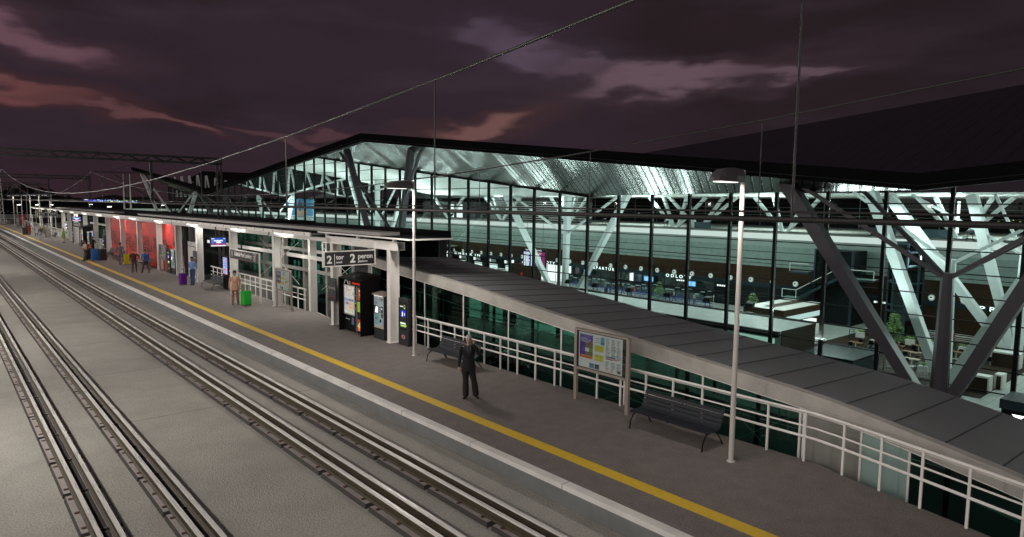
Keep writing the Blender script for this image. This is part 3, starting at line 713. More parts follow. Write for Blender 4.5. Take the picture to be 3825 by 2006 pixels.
# ------------------------------------------------------------------ vending machines
def vending(x, y0, y1, lb, open_front=True):
    t = thing('vending_machine', lb, 'vending machine', (x+.35,(y0+y1)/2,0), 'black vending machines')
    b = MB(); b.box(x+.12,y0+.03,.03,x+.75,y1-.03,2.2); b.build('cabinet', M['black'], t)
    h = MB(); h.box(x-.10,y0-.03,0,x+.8,y0+.025,2.26); h.box(x-.10,y1-.025,0,x+.8,y1+.03,2.26); h.hexa([(x-.10,y0-.03,2.2605),(x+.8,y0-.03,2.2605),(x+.8,y1+.03,2.2605),(x-.10,y1+.03,2.2605)], [(x-.10,y0-.03,2.30),(x+.8,y0-.03,2.50),(x+.8,y1+.03,2.50),(x-.10,y1+.03,2.30)]); h.build('hood', M['hood'], t)
    W = y1-y0; Y = lambda u: y1-.03-(W-.06)*u; fx = x+.118
    def panel(u0, u1, z0, z1, m, name, d=.0): return MB().box(fx-.006-d,Y(u1),z0,fx-d,Y(u0),z1).build(name, m, t)
    panel(.02, .98, 2.0, 2.19, M['blackglass'], 'header')
    hd = mat('header_red', (.5,.03,.01), .5, emit=(1,.06,.02), es=.5)
    text('SUPERHOTDRINKS', .11, hd, t, (fx-.008,Y(.42),2.06), U, Z1, width=.78)
    # logo ring and white strokes
    lg = MB()
    for k in range(14):
        a0, a1 = 2*math.pi*k/14, 2*math.pi*(k+1)/14
        P = lambda a, r_: (fx-.009, Y(.30)-r_*math.sin(a)*.9, 2.095+r_*math.cos(a))
        lg.poly([P(a0,.075),P(a1,.075),P(a1,.045),P(a0,.045)])
    lg.ext([(fx-.010,Y(.03),2.02),(fx-.010,Y(.05),2.02),(fx-.010,Y(.12),2.19),(fx-.010,Y(.08),2.19)], (.003,0,0)); lg.ext([(fx-.010,Y(.14),2.19),(fx-.010,Y(.18),2.19),(fx-.010,Y(.25),2.02),(fx-.010,Y(.22),2.02)], (.003,0,0)); lg.ext([(fx-.010,Y(.93),2.18),(fx-.010,Y(.96),2.18),(fx-.010,Y(.98),2.08),(fx-.010,Y(.93),2.0),(fx-.010,Y(.91),2.03),(fx-.010,Y(.955),2.09)], (.003,0,0))
    lg.build('logo', M['txt'], t)
    fr = MB(); fr.box(fx-.014,Y(.55),.72,fx-.001,Y(.525),1.99); fr.box(fx-.014,Y(.035),.72,fx-.001,Y(.01),1.99); fr.box(fx-.014,Y(.5245),.70,fx-.001,Y(.0355),.745); fr.box(fx-.014,Y(.5245),1.965,fx-.001,Y(.0355),1.99); fr.build('window_frame', M['grey'], t)
    MB().box(fx-.003,Y(.524),.746,fx-.001,Y(.036),1.964).build('lit_back', emat('vending_glow', (1,.97,.9), .45), t)
    goods = MB(); cols = [(1,.9,.75),(.9,.25,.12),(.95,.75,.3),(.75,.55,.35),(.8,.85,.9),(.05,.12,.4),(.1,.3,.8),(1,.45,.05),(.95,.8,.1),(.35,.7,.12),(.12,.08,.06)]
    gm = [mat('goods_%s' % n, tuple(.7*x for x in c), .4, emit=c, es=.35) for n, c in zip(('cream','red','amber','tan','silver','navy','blue','orange','lemon','lime','cola'), cols)]
    rng = random.Random(11); rows = [([0,3,4,2,10],.12),([0,1,3,4,10],.12),([0,4,2,0,10],.15),([4,0,4,0],.16),([5,6,10,5,6],.16),([6,5,7,7,7],.17),([4,4,7,7,7],.18),([4,4,8,9,9],.18)]
    zt = 1.95
    for ids, h_ in rows:
        zt -= h_-.012
        for j in range(9):
            u = .06+.05*j; i = ids[j*len(ids)//9] if rng.random() > .25 else rng.choice(ids); goods.c = i
            hh = h_*rng.uniform(.62, .8); ww = rng.uniform(.028, .042); cy = Y(u)-.02
            goods.lathe((fx-.012,cy,zt), [(ww*.8,0),(ww*.85,hh*.55),(ww*.4,hh*.8),(ww*.35,hh)], 6, .25, 1)
        goods.c = 4; goods.box(fx-.012,Y(.52),zt-.012,fx-.0035,Y(.04),zt-.004)
    goods.build('goods', gm, t)
    panel(.555, .60, .05, 1.99, M['dark'], 'control_strip')
    cs = MB(); cs.box(fx-.02,Y(.595),1.55,fx-.0065,Y(.565),1.62); cs.c = 1; cs.box(fx-.02,Y(.59),1.35,fx-.0065,Y(.57),1.38); cs.c = 2; cs.box(fx-.02,Y(.59),1.25,fx-.0065,Y(.57),1.29); cs.c = 0; cs.box(fx-.02,Y(.592),.98,fx-.0065,Y(.568),1.1); cs.build('buttons', [M['grey'], emat('blue_button', (.1,.15,1), 1.), emat('green_button', (.3,1,.2), .8)], t)
    MB().box(fx-.012,Y(.645),.05,fx-.001,Y(.625),1.99).build('side_strip', M['grey'], t)
    def pic(u0, u1, z0, z1, bgc, shapes, name):
        p = MB(); mats_ = [emat('poster_glow_'+name, bgc, .55)]; p.box(fx-.006,Y(u1),z0,fx-.001,Y(u0),z1)
        for k, (shape, a) in enumerate(shapes):
            mats_.append(emat('poster_ink', a[-1], .8)); p.c = len(mats_)-1; d = .0065+.0006*k
            if shape == 'r': p.box(fx-d-.0005,Y(a[1]),a[2],fx-d,Y(a[0]),a[3])
            if shape == 'e': p.ext([(fx-d-.0005,Y(a[0])-a[2]*math.cos(2*math.pi*i/16),a[1]+a[3]*math.sin(2*math.pi*i/16)+a[4]*math.cos(2*math.pi*i/16)) for i in range(16)], (.0004,0,0))
            if shape == 'p': p.ext([(fx-d-.0005,Y(uu),zz) for uu, zz in a[0]], (.0004,0,0))
        p.build('lit_poster', mats_, t)
    pic(.66, .97, 1.42, 1.95, (.30,.14,.10), [('p', ([(.73,1.80),(.90,1.80),(.87,1.50),(.76,1.50)],(.75,.12,.03))), ('e', (.815,1.83,.14,.05,0,(1,.85,.6))), ('e', (.815,1.66,.09,.08,0,(1,.55,.2))), ('e', (.72,1.49,.10,.05,0,(.5,.08,.03))), ('r', (.88,.96,1.45,1.9,(.5,.35,.3)))], 'drink')
    kp = MB()
    for i in range(8):
        for j in range(2):
            kp.c = j if i > 1 else 0; z = 1.36-.055*i; kp.box(fx-.012,Y(.665+.155*(j+1)-.015),z-.04,fx-.001,Y(.67+.155*j),z)
    kp.build('choice_buttons', [emat('lime_key', (.55,.75,.08), .6), emat('sky_key', (.1,.5,.9), .6)], t)
    panel(.66, .97, .66, .9, M['blackglass'], 'cup_hatch')
    pic(.66, .97, .12, .62, (.55,.12,.05), [('e', (.80,.44,.17,.07,.07,(1,.95,.9))), ('e', (.80,.44,.11,.04,.05,(.45,.25,.15))), ('p', ([(.68,.40),(.93,.34),(.95,.26),(.68,.28)],(1,.6,.1))), ('p', ([(.70,.27),(.95,.24),(.95,.15),(.70,.15)],(.9,.25,.06))), ('r', (.78,.93,.165,.22,(.7,.02,.02)))], 'meal')
    # can emblem beside small wording
    text('Zimne napoje', .085, M['txt'], t, (fx-.003,Y(.10),.50), U, Z1, width=.36)
    lp = MB(); lp.ell((fx-.008,Y(.43),.52), .004, .055, .075, 12, 6); lp.c = 1; lp.box(fx-.005,Y(.50),.33,fx-.001,Y(.38),.62); lp.build('can_emblem', [M['red'], PC['blue']], t)
    return t
vending(13.14, 24.6, 26.5, 'near black vending machine with lit drinks window, under the hanging sign')
vending(13.0, 90.2, 92.6, 'far black vending machine beyond the red wall panels')
tickc = dict(front=mat('ticket_front', (.45,.55,.60), .4), sand=mat('ticket_sand', (.55,.45,.33), .45), aqua=mat('ticket_aqua', (.22,.50,.56), .4))
def ticket(x, y0, y1, lb):
    t = thing('ticket_machine', lb, 'ticket machine', (x+.17,(y0+y1)/2,0), 'ticket machines')
    MB().box(x,y0,0,x+.36,y1,1.75).build('cabinet', M['dark'], t, bevel=.008)
    c = MB(); c.hexa([(x-.07,y0-.03,1.78),(x+.40,y0-.03,1.78),(x+.40,y1+.03,1.78),(x-.07,y1+.03,1.78)], [(x-.07,y0-.03,1.84),(x+.40,y0-.03,1.90),(x+.40,y1+.03,1.90),(x-.07,y1+.03,1.84)]); c.build('hood', M['bronze'], t)
    l = MB()
    for k in range(8): l.box(x-.05,y0+.06+k*(y1-y0-.12)/8,1.764,x-.01,y0+.10+k*(y1-y0-.12)/8,1.779)
    l.build('lamp_row', M['led'], t)
    W = y1-y0; Y = lambda u: y1-.03-(W-.06)*u
    f = MB(); f.box(x-.012,Y(1),.46,x-.001,Y(0),1.74); f.c = 1
    f.ext([(x-.014,Y(0),.46),(x-.014,Y(0),.58)]+[(x-.014,Y(u),.58-.10*math.sin(u*2.6)+.26*max(0,u-.45)**1.5*2) for u in (.2,.4,.6,.8,1.)]+[(x-.014,Y(1),.46)], (.0012,0,0)); f.c = 2; f.box(x-.0135,Y(.55),.62,x-.0125,Y(.02),1.02); f.c = 3
    for z, w_ in ((1.62,.3),(1.60,.4),(1.52,.35),(1.49,.3),(1.46,.38),(1.43,.25),(1.38,.2),(.93,.3),(.61,.35)): f.box(x-.0145,Y(.06+w_),z,x-.0125,Y(.06),z+.014)
    f.c = 3; f.box(x-.0155,Y(.40),.80,x-.0125,Y(.12),.88); f.box(x-.016,Y(.70),1.6,x-.0125,Y(.62),1.70); f.box(x-.0165,Y(.95),1.58,x-.0125,Y(.80),1.68)
    f.build('front_panel', [tickc['front'], tickc['sand'], tickc['aqua'], PC['ink']], t)
    s = MB(); s.box(x-.03,Y(.5),1.05,x-.0125,Y(.05),1.36); s.c = 1; s.ext([(x-.0315,Y(.47),1.08),(x-.0315,Y(.14),1.08),(x-.0315,Y(.24),1.33),(x-.0315,Y(.47),1.33)], (.001,0,0)); s.build('screen', [M['dark'], M['ledw']], t)
    k = MB()
    for i in range(3):
        for j in range(2): k.box(x-.02,Y(.62+.1*j),1.10+.09*i,x-.0126,Y(.57+.1*j),1.15+.09*i)
    k.box(x-.025,Y(.94),1.10,x-.0126,Y(.80),1.36); k.c = 1; k.box(x-.027,Y(.91),1.24,x-.0255,Y(.83),1.29); k.c = 2; k.box(x-.025,Y(.96),.90,x-.0126,Y(.78),1.07); k.c = 0; k.box(x-.029,Y(.93),1.0,x-.0255,Y(.81),1.03); k.lathe((x-.02,Y(.70),.70), [(.05,0),(.06,.05),(.05,.12),(.01,.14)], 10, .3, 1)
    k.build('payment_slots', [M['black'], M['ledw'], mat('bronze_slot', (.2,.13,.08), .4, .5)], t)
ticket(13.38, 23.28, 24.08, 'ticket machine with pale blue front beside the near vending machine')
ticket(13.36, 53.62, 54.6, 'ticket machine in front of the red wall panels beside the lift')
ticket(13.2, 88.1, 89.2, 'far ticket machine behind the man in the black jacket')
def kiosk(x, y0, y1, lb, logo=True):
    t = thing('information_kiosk', lb, 'info kiosk', (x+.1,(y0+y1)/2,0), 'dark information kiosks')
    MB().box(x,y0,0,x+.14,y1,1.84).build('housing', M['dark'], t, bevel=.01); MB().box(x+.1405,y0+.04,0,x+.20,y1-.02,1.82).build('back_plate', M['black'], t)
    Y = lambda u: y1-(y1-y0)*u
    MB().box(x-.012,Y(.86),.62,x-.001,Y(.14),1.68).build('bezel', M['black'], t)
    s = MB(); s.box(x-.015,Y(.82),.66,x-.0125,Y(.18),1.64); s.c = 1; s.box(x-.017,Y(.76),1.12,x-.0155,Y(.30),1.38); s.c = 2; s.box(x-.017,Y(.76),.84,x-.0155,Y(.24),.90); s.c = 3; s.box(x-.017,Y(.78),.74,x-.0155,Y(.26),.81); s.ext([(x-.017,Y(.78),.735),(x-.017,Y(.86),.80),(x-.017,Y(.78),.86)], (.001,0,0))
    s.c = 2; s.box(x-.017,Y(.52),1.505,x-.0155,Y(.20),1.535)
    for k in range(12):
        a0, a1 = 2*math.pi*k/12, 2*math.pi*(k+1)/12; s.c = (4,3,5)[k*3//12]
        P = lambda a, r_: (x-.0165, Y(.66)-r_*math.sin(a)*.8, 1.52+r_*math.cos(a))
        s.poly([P(a0,.085),P(a1,.085),P(a1,.045),P(a0,.045)])
    s.build('screen', [emat('kiosk_dark_screen', (.05,.05,.04), .6), emat('kiosk_blue', (.03,.06,.75), .8), emat('kiosk_white', (.9,1,.85), 1.1), emat('kiosk_green', (.55,.9,.2), .8), emat('kiosk_teal', (.05,.5,.45), .7), emat('kiosk_orange', (.9,.35,.05), .7)], t)
    text('i', .25, M['ledw'], t, (x-.0185,Y(.40),1.15), U, (.0,-.12,1), bold=.012); text('i', .13, M['ledw'], t, (x-.0185,Y(.64),1.19), U, Z1, bold=.006)
    e = MB()
    for k in range(16):
        a0, a1 = 2*math.pi*k/16, 2*math.pi*(k+1)/16; P = lambda a, r_: (x-.004, Y(.5)-r_*math.sin(a), .34+r_*.62*math.cos(a))
        e.c = 0; e.poly([P(a0,.12),P(a1,.12),P(a1,.10),P(a0,.10)]); e.c = 1; e.poly([P(a0,.088),P(a1,.088),(x-.004,Y(.5),.34)])
    e.build('emblem', [M['txt'], M['red']], t)
kiosk(13.52, 21.7, 22.42, 'dark information kiosk at the near end of the shelter, beside the lamp post')
kiosk(13.38, 55.0, 55.75, 'dark information kiosk in front of the red wall panels')
kiosk(13.2, 79.4, 80.3, 'dark information kiosk behind the man in the mauve suit')
kiosk(13.3, 100.3, 101., 'far dark information kiosk beside the station name sign')

# ------------------------------------------------------------------ train screens
def screen(x0, x1, y, z0, z1, lb, l1, l2):
    t = thing('train_screen', lb, 'display', ((x0+x1)/2,y,z0), 'hanging train displays')
    MB().box(x0,y-.05,z0,x1,y+.08,z1).build('case', M['black'], t)
    MB().box(x0+.3,y-.02,z1+.0005,x0+.36,y+.02,3.98).build('hanger', M['dark'], t)
    W, H = x1-x0, z1-z0; s = MB()
    def r(c, u0, u1, v0, v1, d): s.c = c; s.box(x0+W*u0,y-.05-d,z0+H*v0,x0+W*u1,y-.05-d+.001,z0+H*v1)
    r(0, .03, .97, .35, .95, .002); r(1, .03, .97, .18, .345, .002); r(2, .03, .97, .06, .175, .002); r(2, .06, .25, .80, .90, .004); r(3, .06, .2, .62, .65, .004); r(3, .06, .2, .48, .51, .004); r(3, .08, .2, .24, .27, .004); r(3, .4, .5, .24, .27, .004); r(3, .8, .9, .24, .27, .004)
    s.lathe((x0+W*.88,y-.055,z0+H*.84), [(.045,-.04),(.06,-.02),(.06,.02),(.045,.04)], 10, 1, .05)
    s.build('picture', [emat('display_blue', (.03,.12,.55), .9), emat('display_crimson', (.45,.02,.12), .9), emat('display_white', (.9,.92,1), 1.), emat('display_pale', (.5,.6,.9), .8)], t)
    text(l1, .11, M['ledw'], t, (x0+W*.22,y-.055,z0+H*.57), X1, Z1, width=W*.56, bold=.004); text(l2, .11, M['ledw'], t, (x0+W*.36,y-.055,z0+H*.40), X1, Z1, width=W*.32, bold=.004)
screen(12.18, 13.07, 41.1, 2.80, 3.36, 'near blue train display reading Kroksowo above the bench', 'KROKSOWO', 'DEJBA')
screen(12.18, 13.06, 92., 2.95, 3.45, 'far blue train display above the far vending machine', 'KROKSOWO', 'DEJBA')
def totem(x, y, lb):
    t = thing('display_totem', lb, 'display', (x,y,0), 'standing timetable displays')
    MB().box(x-.05,y-.45,.0,x+.05,y+.45,2.1).build('case', M['black'], t)
    s = MB(); rng = random.Random(2)
    for i in range(20):
        s.c = 1 if i in (3,14,15,19) else (0 if i % 2 else 2); z = 2.0-.052*(i+1); s.box(x-.053,y-.40,z,x-.051,y+.40,z+.049)
        s.c = 3
        for j in range(3): a = y+.38-.26*j; s.box(x-.055,a-rng.uniform(.1,.22),z+.014,x-.0535,a,z+.034)
    s.build('picture', [emat('totem_blue', (.04,.16,.75), .9), emat('totem_pink', (.75,.06,.22), .9), emat('totem_pale', (.3,.42,.9), .9), emat('totem_white', (.95,.95,1), 1.)], t)
totem(13.62, 42.95, 'blue and pink standing timetable display behind the bench by the lattice mast')
totem(13.4, 86.9, 'far blue standing timetable display behind the man in the black jacket')
b = MB(); b.box(13.66,43.1,0,14.02,44.5,.42); tag(b.build('stone_plinth', M['concg'], bevel=.01, org=(13.9,43.8,0)), 'low grey stone plinth beside the bench, under the blue timetable display', 'plinth')
# ------------------------------------------------------------------ overhead line gantries and wires
def make_gantry():
    t = thing('overhead_gantry', '', 'gantry', world=False)
    m = M['gan']
    def lattice(x, y, z0, z1, w_, name):
        b = MB()
        for sx in (-1, 1):
            for sy in (-1, 1): b.bar((x+sx*w_/2,y+sy*w_/2,z0),(x+sx*w_/2,y+sy*w_/2,z1),.045)
        n = int((z1-z0)/.55)
        for i in range(n):
            za, zb = z0+(z1-z0)*i/n, z0+(z1-z0)*(i+1)/n
            s = 1 if i % 2 else -1
            for sy in (-1, 1): b.bar((x-s*w_/2,y+sy*w_/2,za),(x+s*w_/2,y+sy*w_/2,zb),.025); b.bar((x+sy*w_/2,y-s*w_/2,za),(x+sy*w_/2,y+s*w_/2,zb),.025)
        b.build(name, m, t)
    lattice(14.3, 0, 0, 8.2, .26, 'mast'); lattice(-6.5, 0, 0, 8.2, .26, 'mast')
    b = MB()
    for y in (-.16, .16):
        for z in (7.86, 8.20): b.bar((-6.5,y,z),(14.45,y,z),.11,.11)
        x = -6.3; s = 1
        while x < 14.2:
            b.bar((x,y,7.88 if s > 0 else 8.18),(min(x+.62,14.3),y,8.18 if s > 0 else 7.88),.07); x += .62; s = -s
            if s > 0: x += .10
    b.build('beam', m, t)
    for xp, xc in ((10.3,7.17),(0.05,2.98)):
        d = 1 if xp > xc else -1
        MB().box(xp-.07,-.07,5.35,xp+.07,.07,7.82).build('drop_post', m, t)
        a = MB(); a.tube([(xp,0,7.12),(xc,0,7.10)], .028, 6); a.tube([(xp,0,5.5),(xc+d*1.0,0,7.08)], .03, 6); a.tube([(xp,0,5.72),(xc+.35*d,0,5.55)], .018, 6); a.tube([(xc+d*.55,0,7.1),(xc+d*.5,0,5.6)], .02, 6); a.tube([(xp,0,8.0),(xc+.8*d,0,7.13)], .010, 5); a.build('cantilever', m, t)
        i_ = MB()
        for k in range(5): i_.lathe((xp-d*(.55+.07*k),0,7.12), [(.03,-.05),(.085,-.01),(.085,.01),(.03,.05)], 8, .5, 1)
        i_.build('insulator', M['rust'], t)
    return t
M['gan'] = mat('dark_galvanised_steel', (.022,.020,.020), .6, .2, noise=.2, scale=3)
M['wire'] = mat('grey_wire', (.045,.043,.042), .5, .4)
g0 = make_gantry()
for i, (y, lb) in enumerate([(45.9,'nearest overhead line gantry crossing the tracks'), (93.7,'second overhead line gantry crossing the tracks'), (142.8,'third overhead line gantry crossing the tracks'), (190.,'farthest overhead line gantry beyond the platform')]):
    o = g0 if i == 0 else dup(g0, (0,0,0))
    o.location = (0,y,0); o['label'] = lb; o['group'] = 'overhead line gantries'
def line(x, lb, drops, r_):
    t = thing('overhead_line', lb, 'overhead wire', (x,0,5.4), 'overhead line wires')
    zz = lambda y: 5.66+.0025*(((y+2) % 48)-24)**2
    MB().tube([(x,y,zz(y)) for y in np.arange(-26, 334, 3.)], r_, 8).build('messenger_wire', M['wire'], t, smooth=True)
    MB().tube([(x,y,5.44) for y in (-26,40,100,200,334)], r_*1.15, 8).build('contact_wire', M['wire'], t, smooth=True)
    for y in drops: MB().tube([(x,y,5.44),(x,y,zz(y))], r_*.55, 5).build('dropper', M['wire'], t)
dd = [y+48*k for k in range(1, 4) for y in (1.5,4.4,7.3,10.4,33.6,36.7,40.,43.)]
line(2.98, 'overhead wire with droppers running above the farther track, nearest to the viewer', [-5.,-2.2,1.5,4.39,7.28,10.37,33.6,36.7,40.,43.]+dd, .0115)
line(7.17, 'overhead wire with droppers running above the track beside the platform', [-2.,1.2,4.01,6.63,9.2,12.5,33.6,36.7,40.,43.]+dd, .011)
ml = thing('lattice_mast', 'tall tapering pale lattice mast at the end of the tracks', 'mast', (11.4,183.,0))
b = MB()
for k in range(13):
    z0, z1 = k*.75, (k+1)*.75; wa, wb = .55-.03*k, .55-.03*(k+1)
    for sx in (-1,1):
        for sy in (-1,1): b.bar((11.4+sx*wa/1.4,183+sy*wa/1.4,z0),(11.4+sx*wb/1.4,183+sy*wb/1.4,z1),.10)
    s = 1 if k % 2 else -1
    for sy in (-1,1): b.bar((11.4-s*wa/1.4,183+sy*wa/1.4,z0),(11.4+s*wb/1.4,183+sy*wb/1.4,z1),.06)
b.build('lattice', M['cream'], ml); MB().box(10.8,182.4,-.02,12.,183.6,.18).build('footing', M['conc'], ml)

# ------------------------------------------------------------------ airport terminal
ter = thing('airport_terminal', 'glass fronted airport terminal with folded black-edged roof, lit white inside', 'terminal', (53,60,-9.6))
XF, XE = 53., 45.
def zig(pts, y):
    for (a, za), (b, zb) in zip(pts, pts[1:]):
        if a <= y <= b: return za+(zb-za)*(y-a)/(b-a)
    return pts[0][1] if y < pts[0][0] else pts[-1][1]
FT = [(-20.5,12.3),(49,6.38),(118.5,13.75),(188,6.38),(216.3,9.5)]
ftop = lambda y: zig(FT, y)
FA = [(-55,14.9,13.85),(14.87,7.56,6.55),(84.,14.85,13.75),(153.6,7.98,6.85),(223.3,14.95,14.05)]
# roof sheets, fascia, soffit
M['roofsh'] = brickmat('dark_standing_seam_roof', (.022,.020,.030), (.020,.018,.027), (.008,.008,.011), 90., 1.2, .5, .05, 0, rot=(0,0,R(0)), bump=.8)
back = [(-10,18.4),(95,8.5)]
r = MB()
P1, V1, P2 = (45,84.,14.85), (45,14.87,7.56), (45,-55,14.9)
Bp, Bv, B3 = (70.5,-10,18.42), (70.5,104.5,7.62), (70.5,-90,12.)
r.poly([V1,Bp,Bv]); r.poly([P2,Bp,V1]); r.poly([P2,B3,Bp])
V0, P0 = (45,153.6,7.98), (45,223.3,14.95)
Bq, Bw, Bx = (70.5,174,15.0), (70.5,243.5,7.7), (70.5,300,13.5)
r.poly([V1,Bv,Bq,P1]); r.poly([P1,Bq,Bw,V0]); r.poly([V0,Bw,Bx,P0])
r.build('roof', M['roofsh'], ter)
# second roof strip, set higher behind the valleys
r = MB(); s2 = [(70.6,209,10.9),(70.6,243.5,15.4),(70.6,262,13.2)]
for a, b in zip(s2, s2[1:]): r.ext([a,b,(b[0],b[1],b[2]-.9),(a[0],a[1],a[2]-.9)], (26,0,0))
r.build('rear_roof', M['fascia'], ter)
f = MB()
for (ya, ta, ba), (yb, tb_, bb) in zip(FA, FA[1:]):
    f.hexa([(44.9,ya,ba),(45.6,ya,ba),(45.6,yb,bb),(44.9,yb,bb)], [(44.9,ya,ta+.02),(45.6,ya,ta+.02),(45.6,yb,tb_+.02),(44.9,yb,tb_+.02)])
f.build('fascia', M['fascia'], ter)
f = MB()
for (ya, ta, ba), (yb, tb_, bb) in zip(FA, FA[1:]):
    f.tube([(44.87,ya,ba+.28),(44.87,yb,bb+.28)], .03, 4)
f.build('fascia_line', M['dark'], ter)
def soffitmat():
    m = mat('ribbed_metal_soffit', (.20,.20,.198), .25, 1.); nt = m.node_tree; b = nt.nodes['Principled BSDF']; q = NX(nt)
    tc = nt.nodes.new('ShaderNodeTexCoord'); sp = nt.nodes.new('ShaderNodeSeparateXYZ'); nt.links.new(tc.outputs['Object'], sp.inputs[0])
    k = q.add(sp.outputs[1], q.mul(sp.outputs[0], -.45))
    saw = q.m('FRACT', q.mul(k, 1/.78)); groove = q.sstep(q.m('ABSOLUTE', q.sub(saw, .5)), .36, .43)
    bp = nt.nodes.new('ShaderNodeBump'); bp.inputs['Strength'].default_value = 1.; bp.inputs['Distance'].default_value = 1.
    sn = lambda wl, am, ph: q.mul(q.m('SINE', q.add(q.mul(k, 6.2832/wl), ph)), am)
    hgt = q.add(q.add(sn(9.3, .16, 0.), sn(4.1, .05, 1.)), q.add(sn(15.7, .2, 2.), q.mul(groove, -.012)))
    nt.links.new(hgt, bp.inputs['Height']); nt.links.new(bp.outputs['Normal'], b.inputs['Normal'])
    nt.links.new(q.mix(groove, (.20,.20,.198), (.03,.03,.03)), b.inputs['Base Color'])
    b.inputs['Roughness'].default_value = .27
    return m
M['soff'] = soffitmat()
s = MB()
fb = lambda i: (45.6, FA[i][0], FA[i][2]+.05)
fp = lambda y: (52.9, y, ftop(y)+.03)
s.poly([fb(2),fb(1),fp(49),fp(118.5)]); s.poly([fb(3),fb(2),fp(118.5),fp(188)]); s.poly([fb(4),fb(3),fp(188),fp(216.3)])
s.poly([fb(1),fb(0),fp(-20.5),fp(49)])
s.build('soffit', M['soff'], ter)
# facade frames
ym = [11.11+4.23*n for n in range(-5, 49)]
ym = [y for y in ym if y < 216]+[216.2]
for y in ym:
    b = MB(); b.box(52.86,y-.13,-9.6,53.14,y+.13,ftop(y)); b.build('mullion', M['mull'], ter)
for a, b_ in zip(ym, ym[1:]):
    pts = [(52.99,a+.135,-9.55),(52.99,b_-.135,-9.55),(52.99,b_-.135,ftop(b_)-.12)]
    for yk in (118.5,49.,188.):
        if a < yk < b_: pts.append((52.99,yk,ftop(yk)-.14))
    pts.append((52.99,a+.135,ftop(a)-.12))
    g_ = MB(); g_.ext(pts, (.02,0,0)); g_.build('glass_pane', M['glassf'], ter)
head = MB()
for (a, za), (b_, zb) in zip(FT, FT[1:]): head.hexa([(52.80,a,za-.14),(53.2,a,za-.14),(53.2,b_,zb-.14),(52.80,b_,zb-.14)], [(52.80,a,za+.02),(53.2,a,za+.02),(53.2,b_,zb+.02),(52.80,b_,zb+.02)])
head.build('head_rail', M['mull'], ter)
for z in [-8.3,-6.71,-5.2,-3.67,-2.13,-.51,1.05,2.60,4.23,5.8,7.4,9.0,10.6,12.2]:
    seg = None
    for y in np.arange(-10, 216, .5):
        ok = ftop(y) > z+.1
        if ok and seg is None: seg = y
        if seg is not None and (not ok or y > 215.2):
            b = MB(); b.box(52.93,seg,z-.04,52.985,y,z+.04); b.build('transom', M['mull'], ter); seg = None
# interior ceilings (folded white planes), clerestories, back of hall
M['ceil'] = brickmat('white_ceiling_planks', (.70,.72,.70), (.67,.69,.67), (.36,.37,.36), 90., .9, .5, .05, 0, bump=.4)
C1 = [(-34.5,6.95),(35,12.4),(104.5,6.95),(174,14.3),(243.5,6.95)]        # rear edge of the first fold at X = 70.5
C2 = [(-34.5,14.3),(35,6.95),(104.5,14.3),(174,6.95),(243.5,14.3)]        # front edge of the second fold
C2b = [(-20.5,6.95),(49,14.3),(118.5,6.95),(188,14.3),(257.5,6.95)]       # its rear edge at X = 96
C3 = [(-20.5,14.3),(49,6.95),(118.5,14.3),(188,6.95),(257.5,14.3)]
C3b = [(64.5-139,14.3),(-5,6.95),(64.5,14.3),(134,6.95),(203.5,14.3),(273,6.95)]
def fold(xa, A, xb, B, name='ceiling'):
    q = MB()
    for (a, za), (b_, zb), (c, zc), (d, zd) in zip(A, A[1:], B, B[1:]): q.poly([(xa,a,za-.05),(xb,c,zc),(xb,d,zd),(xa,b_,zb-.05)])
    q.build(name, M['ceil'], ter)
FT5 = FT[:4]
fold(53.21, FT5, 70.4, C1[1:])
fold(70.8, C2[1:4], 96., C2b[2:]); fold(96.4, C3[2:4], 121., C3b[4:])
q = MB(); q.poly([(70.75,-60,6.93),(121,-60,6.93),(121,190,6.93),(96,118.5,6.93),(70.75,35,6.93)]); q.poly([(96.4,118.5,14.3),(121,203.5,14.3),(121,190,6.93),(96.4,118.4,6.93)]); q.build('ceiling', M['ceil'], ter)
def clerestory(x, lo, hi, ya, yb, ymid, name='clerestory'):
    "dark glazed diamond between two roof folds with white raking struts"
    g_ = MB(); ys = [ya, ymid, yb]
    g_.poly([(x,ya,zig(lo,ya)),(x,ymid,zig(lo,ymid)),(x,yb,zig(lo,yb)),(x,ymid,zig(hi,ymid))])
    o = g_.build(name, M['matblack'], ter)
    n = 14
    for k in range(n):
        y0 = ya+(yb-ya)*(k+.35)/n; y1 = ya+(yb-ya)*(k+(.95 if k % 2 else .15))/n
        za, zb = zig(lo, y0)+.1, zig(hi, y1)-.1
        if zb-za < .7: continue
        MB().bar((x-.35,y0,za),(x-.35,y1,zb),.35,.55).build('clerestory_strut', M['strutw'], o)
    e = MB(); e.bar((x-.3,ya,zig(lo,ya)),(x-.3,ymid,zig(lo,ymid)),.5,.35); e.bar((x-.3,ymid,zig(lo,ymid)),(x-.3,yb,zig(lo,yb)),.5,.35); e.build('edge_beam', M['strutw'], o)
clerestory(70.6, C2, C1, 139.3, 208.7, 174); clerestory(96.2, C3, C2b, 153.3, 222.7, 188)
clerestory(70.6, C1, C2, 209.3, 277.7, 243.5)
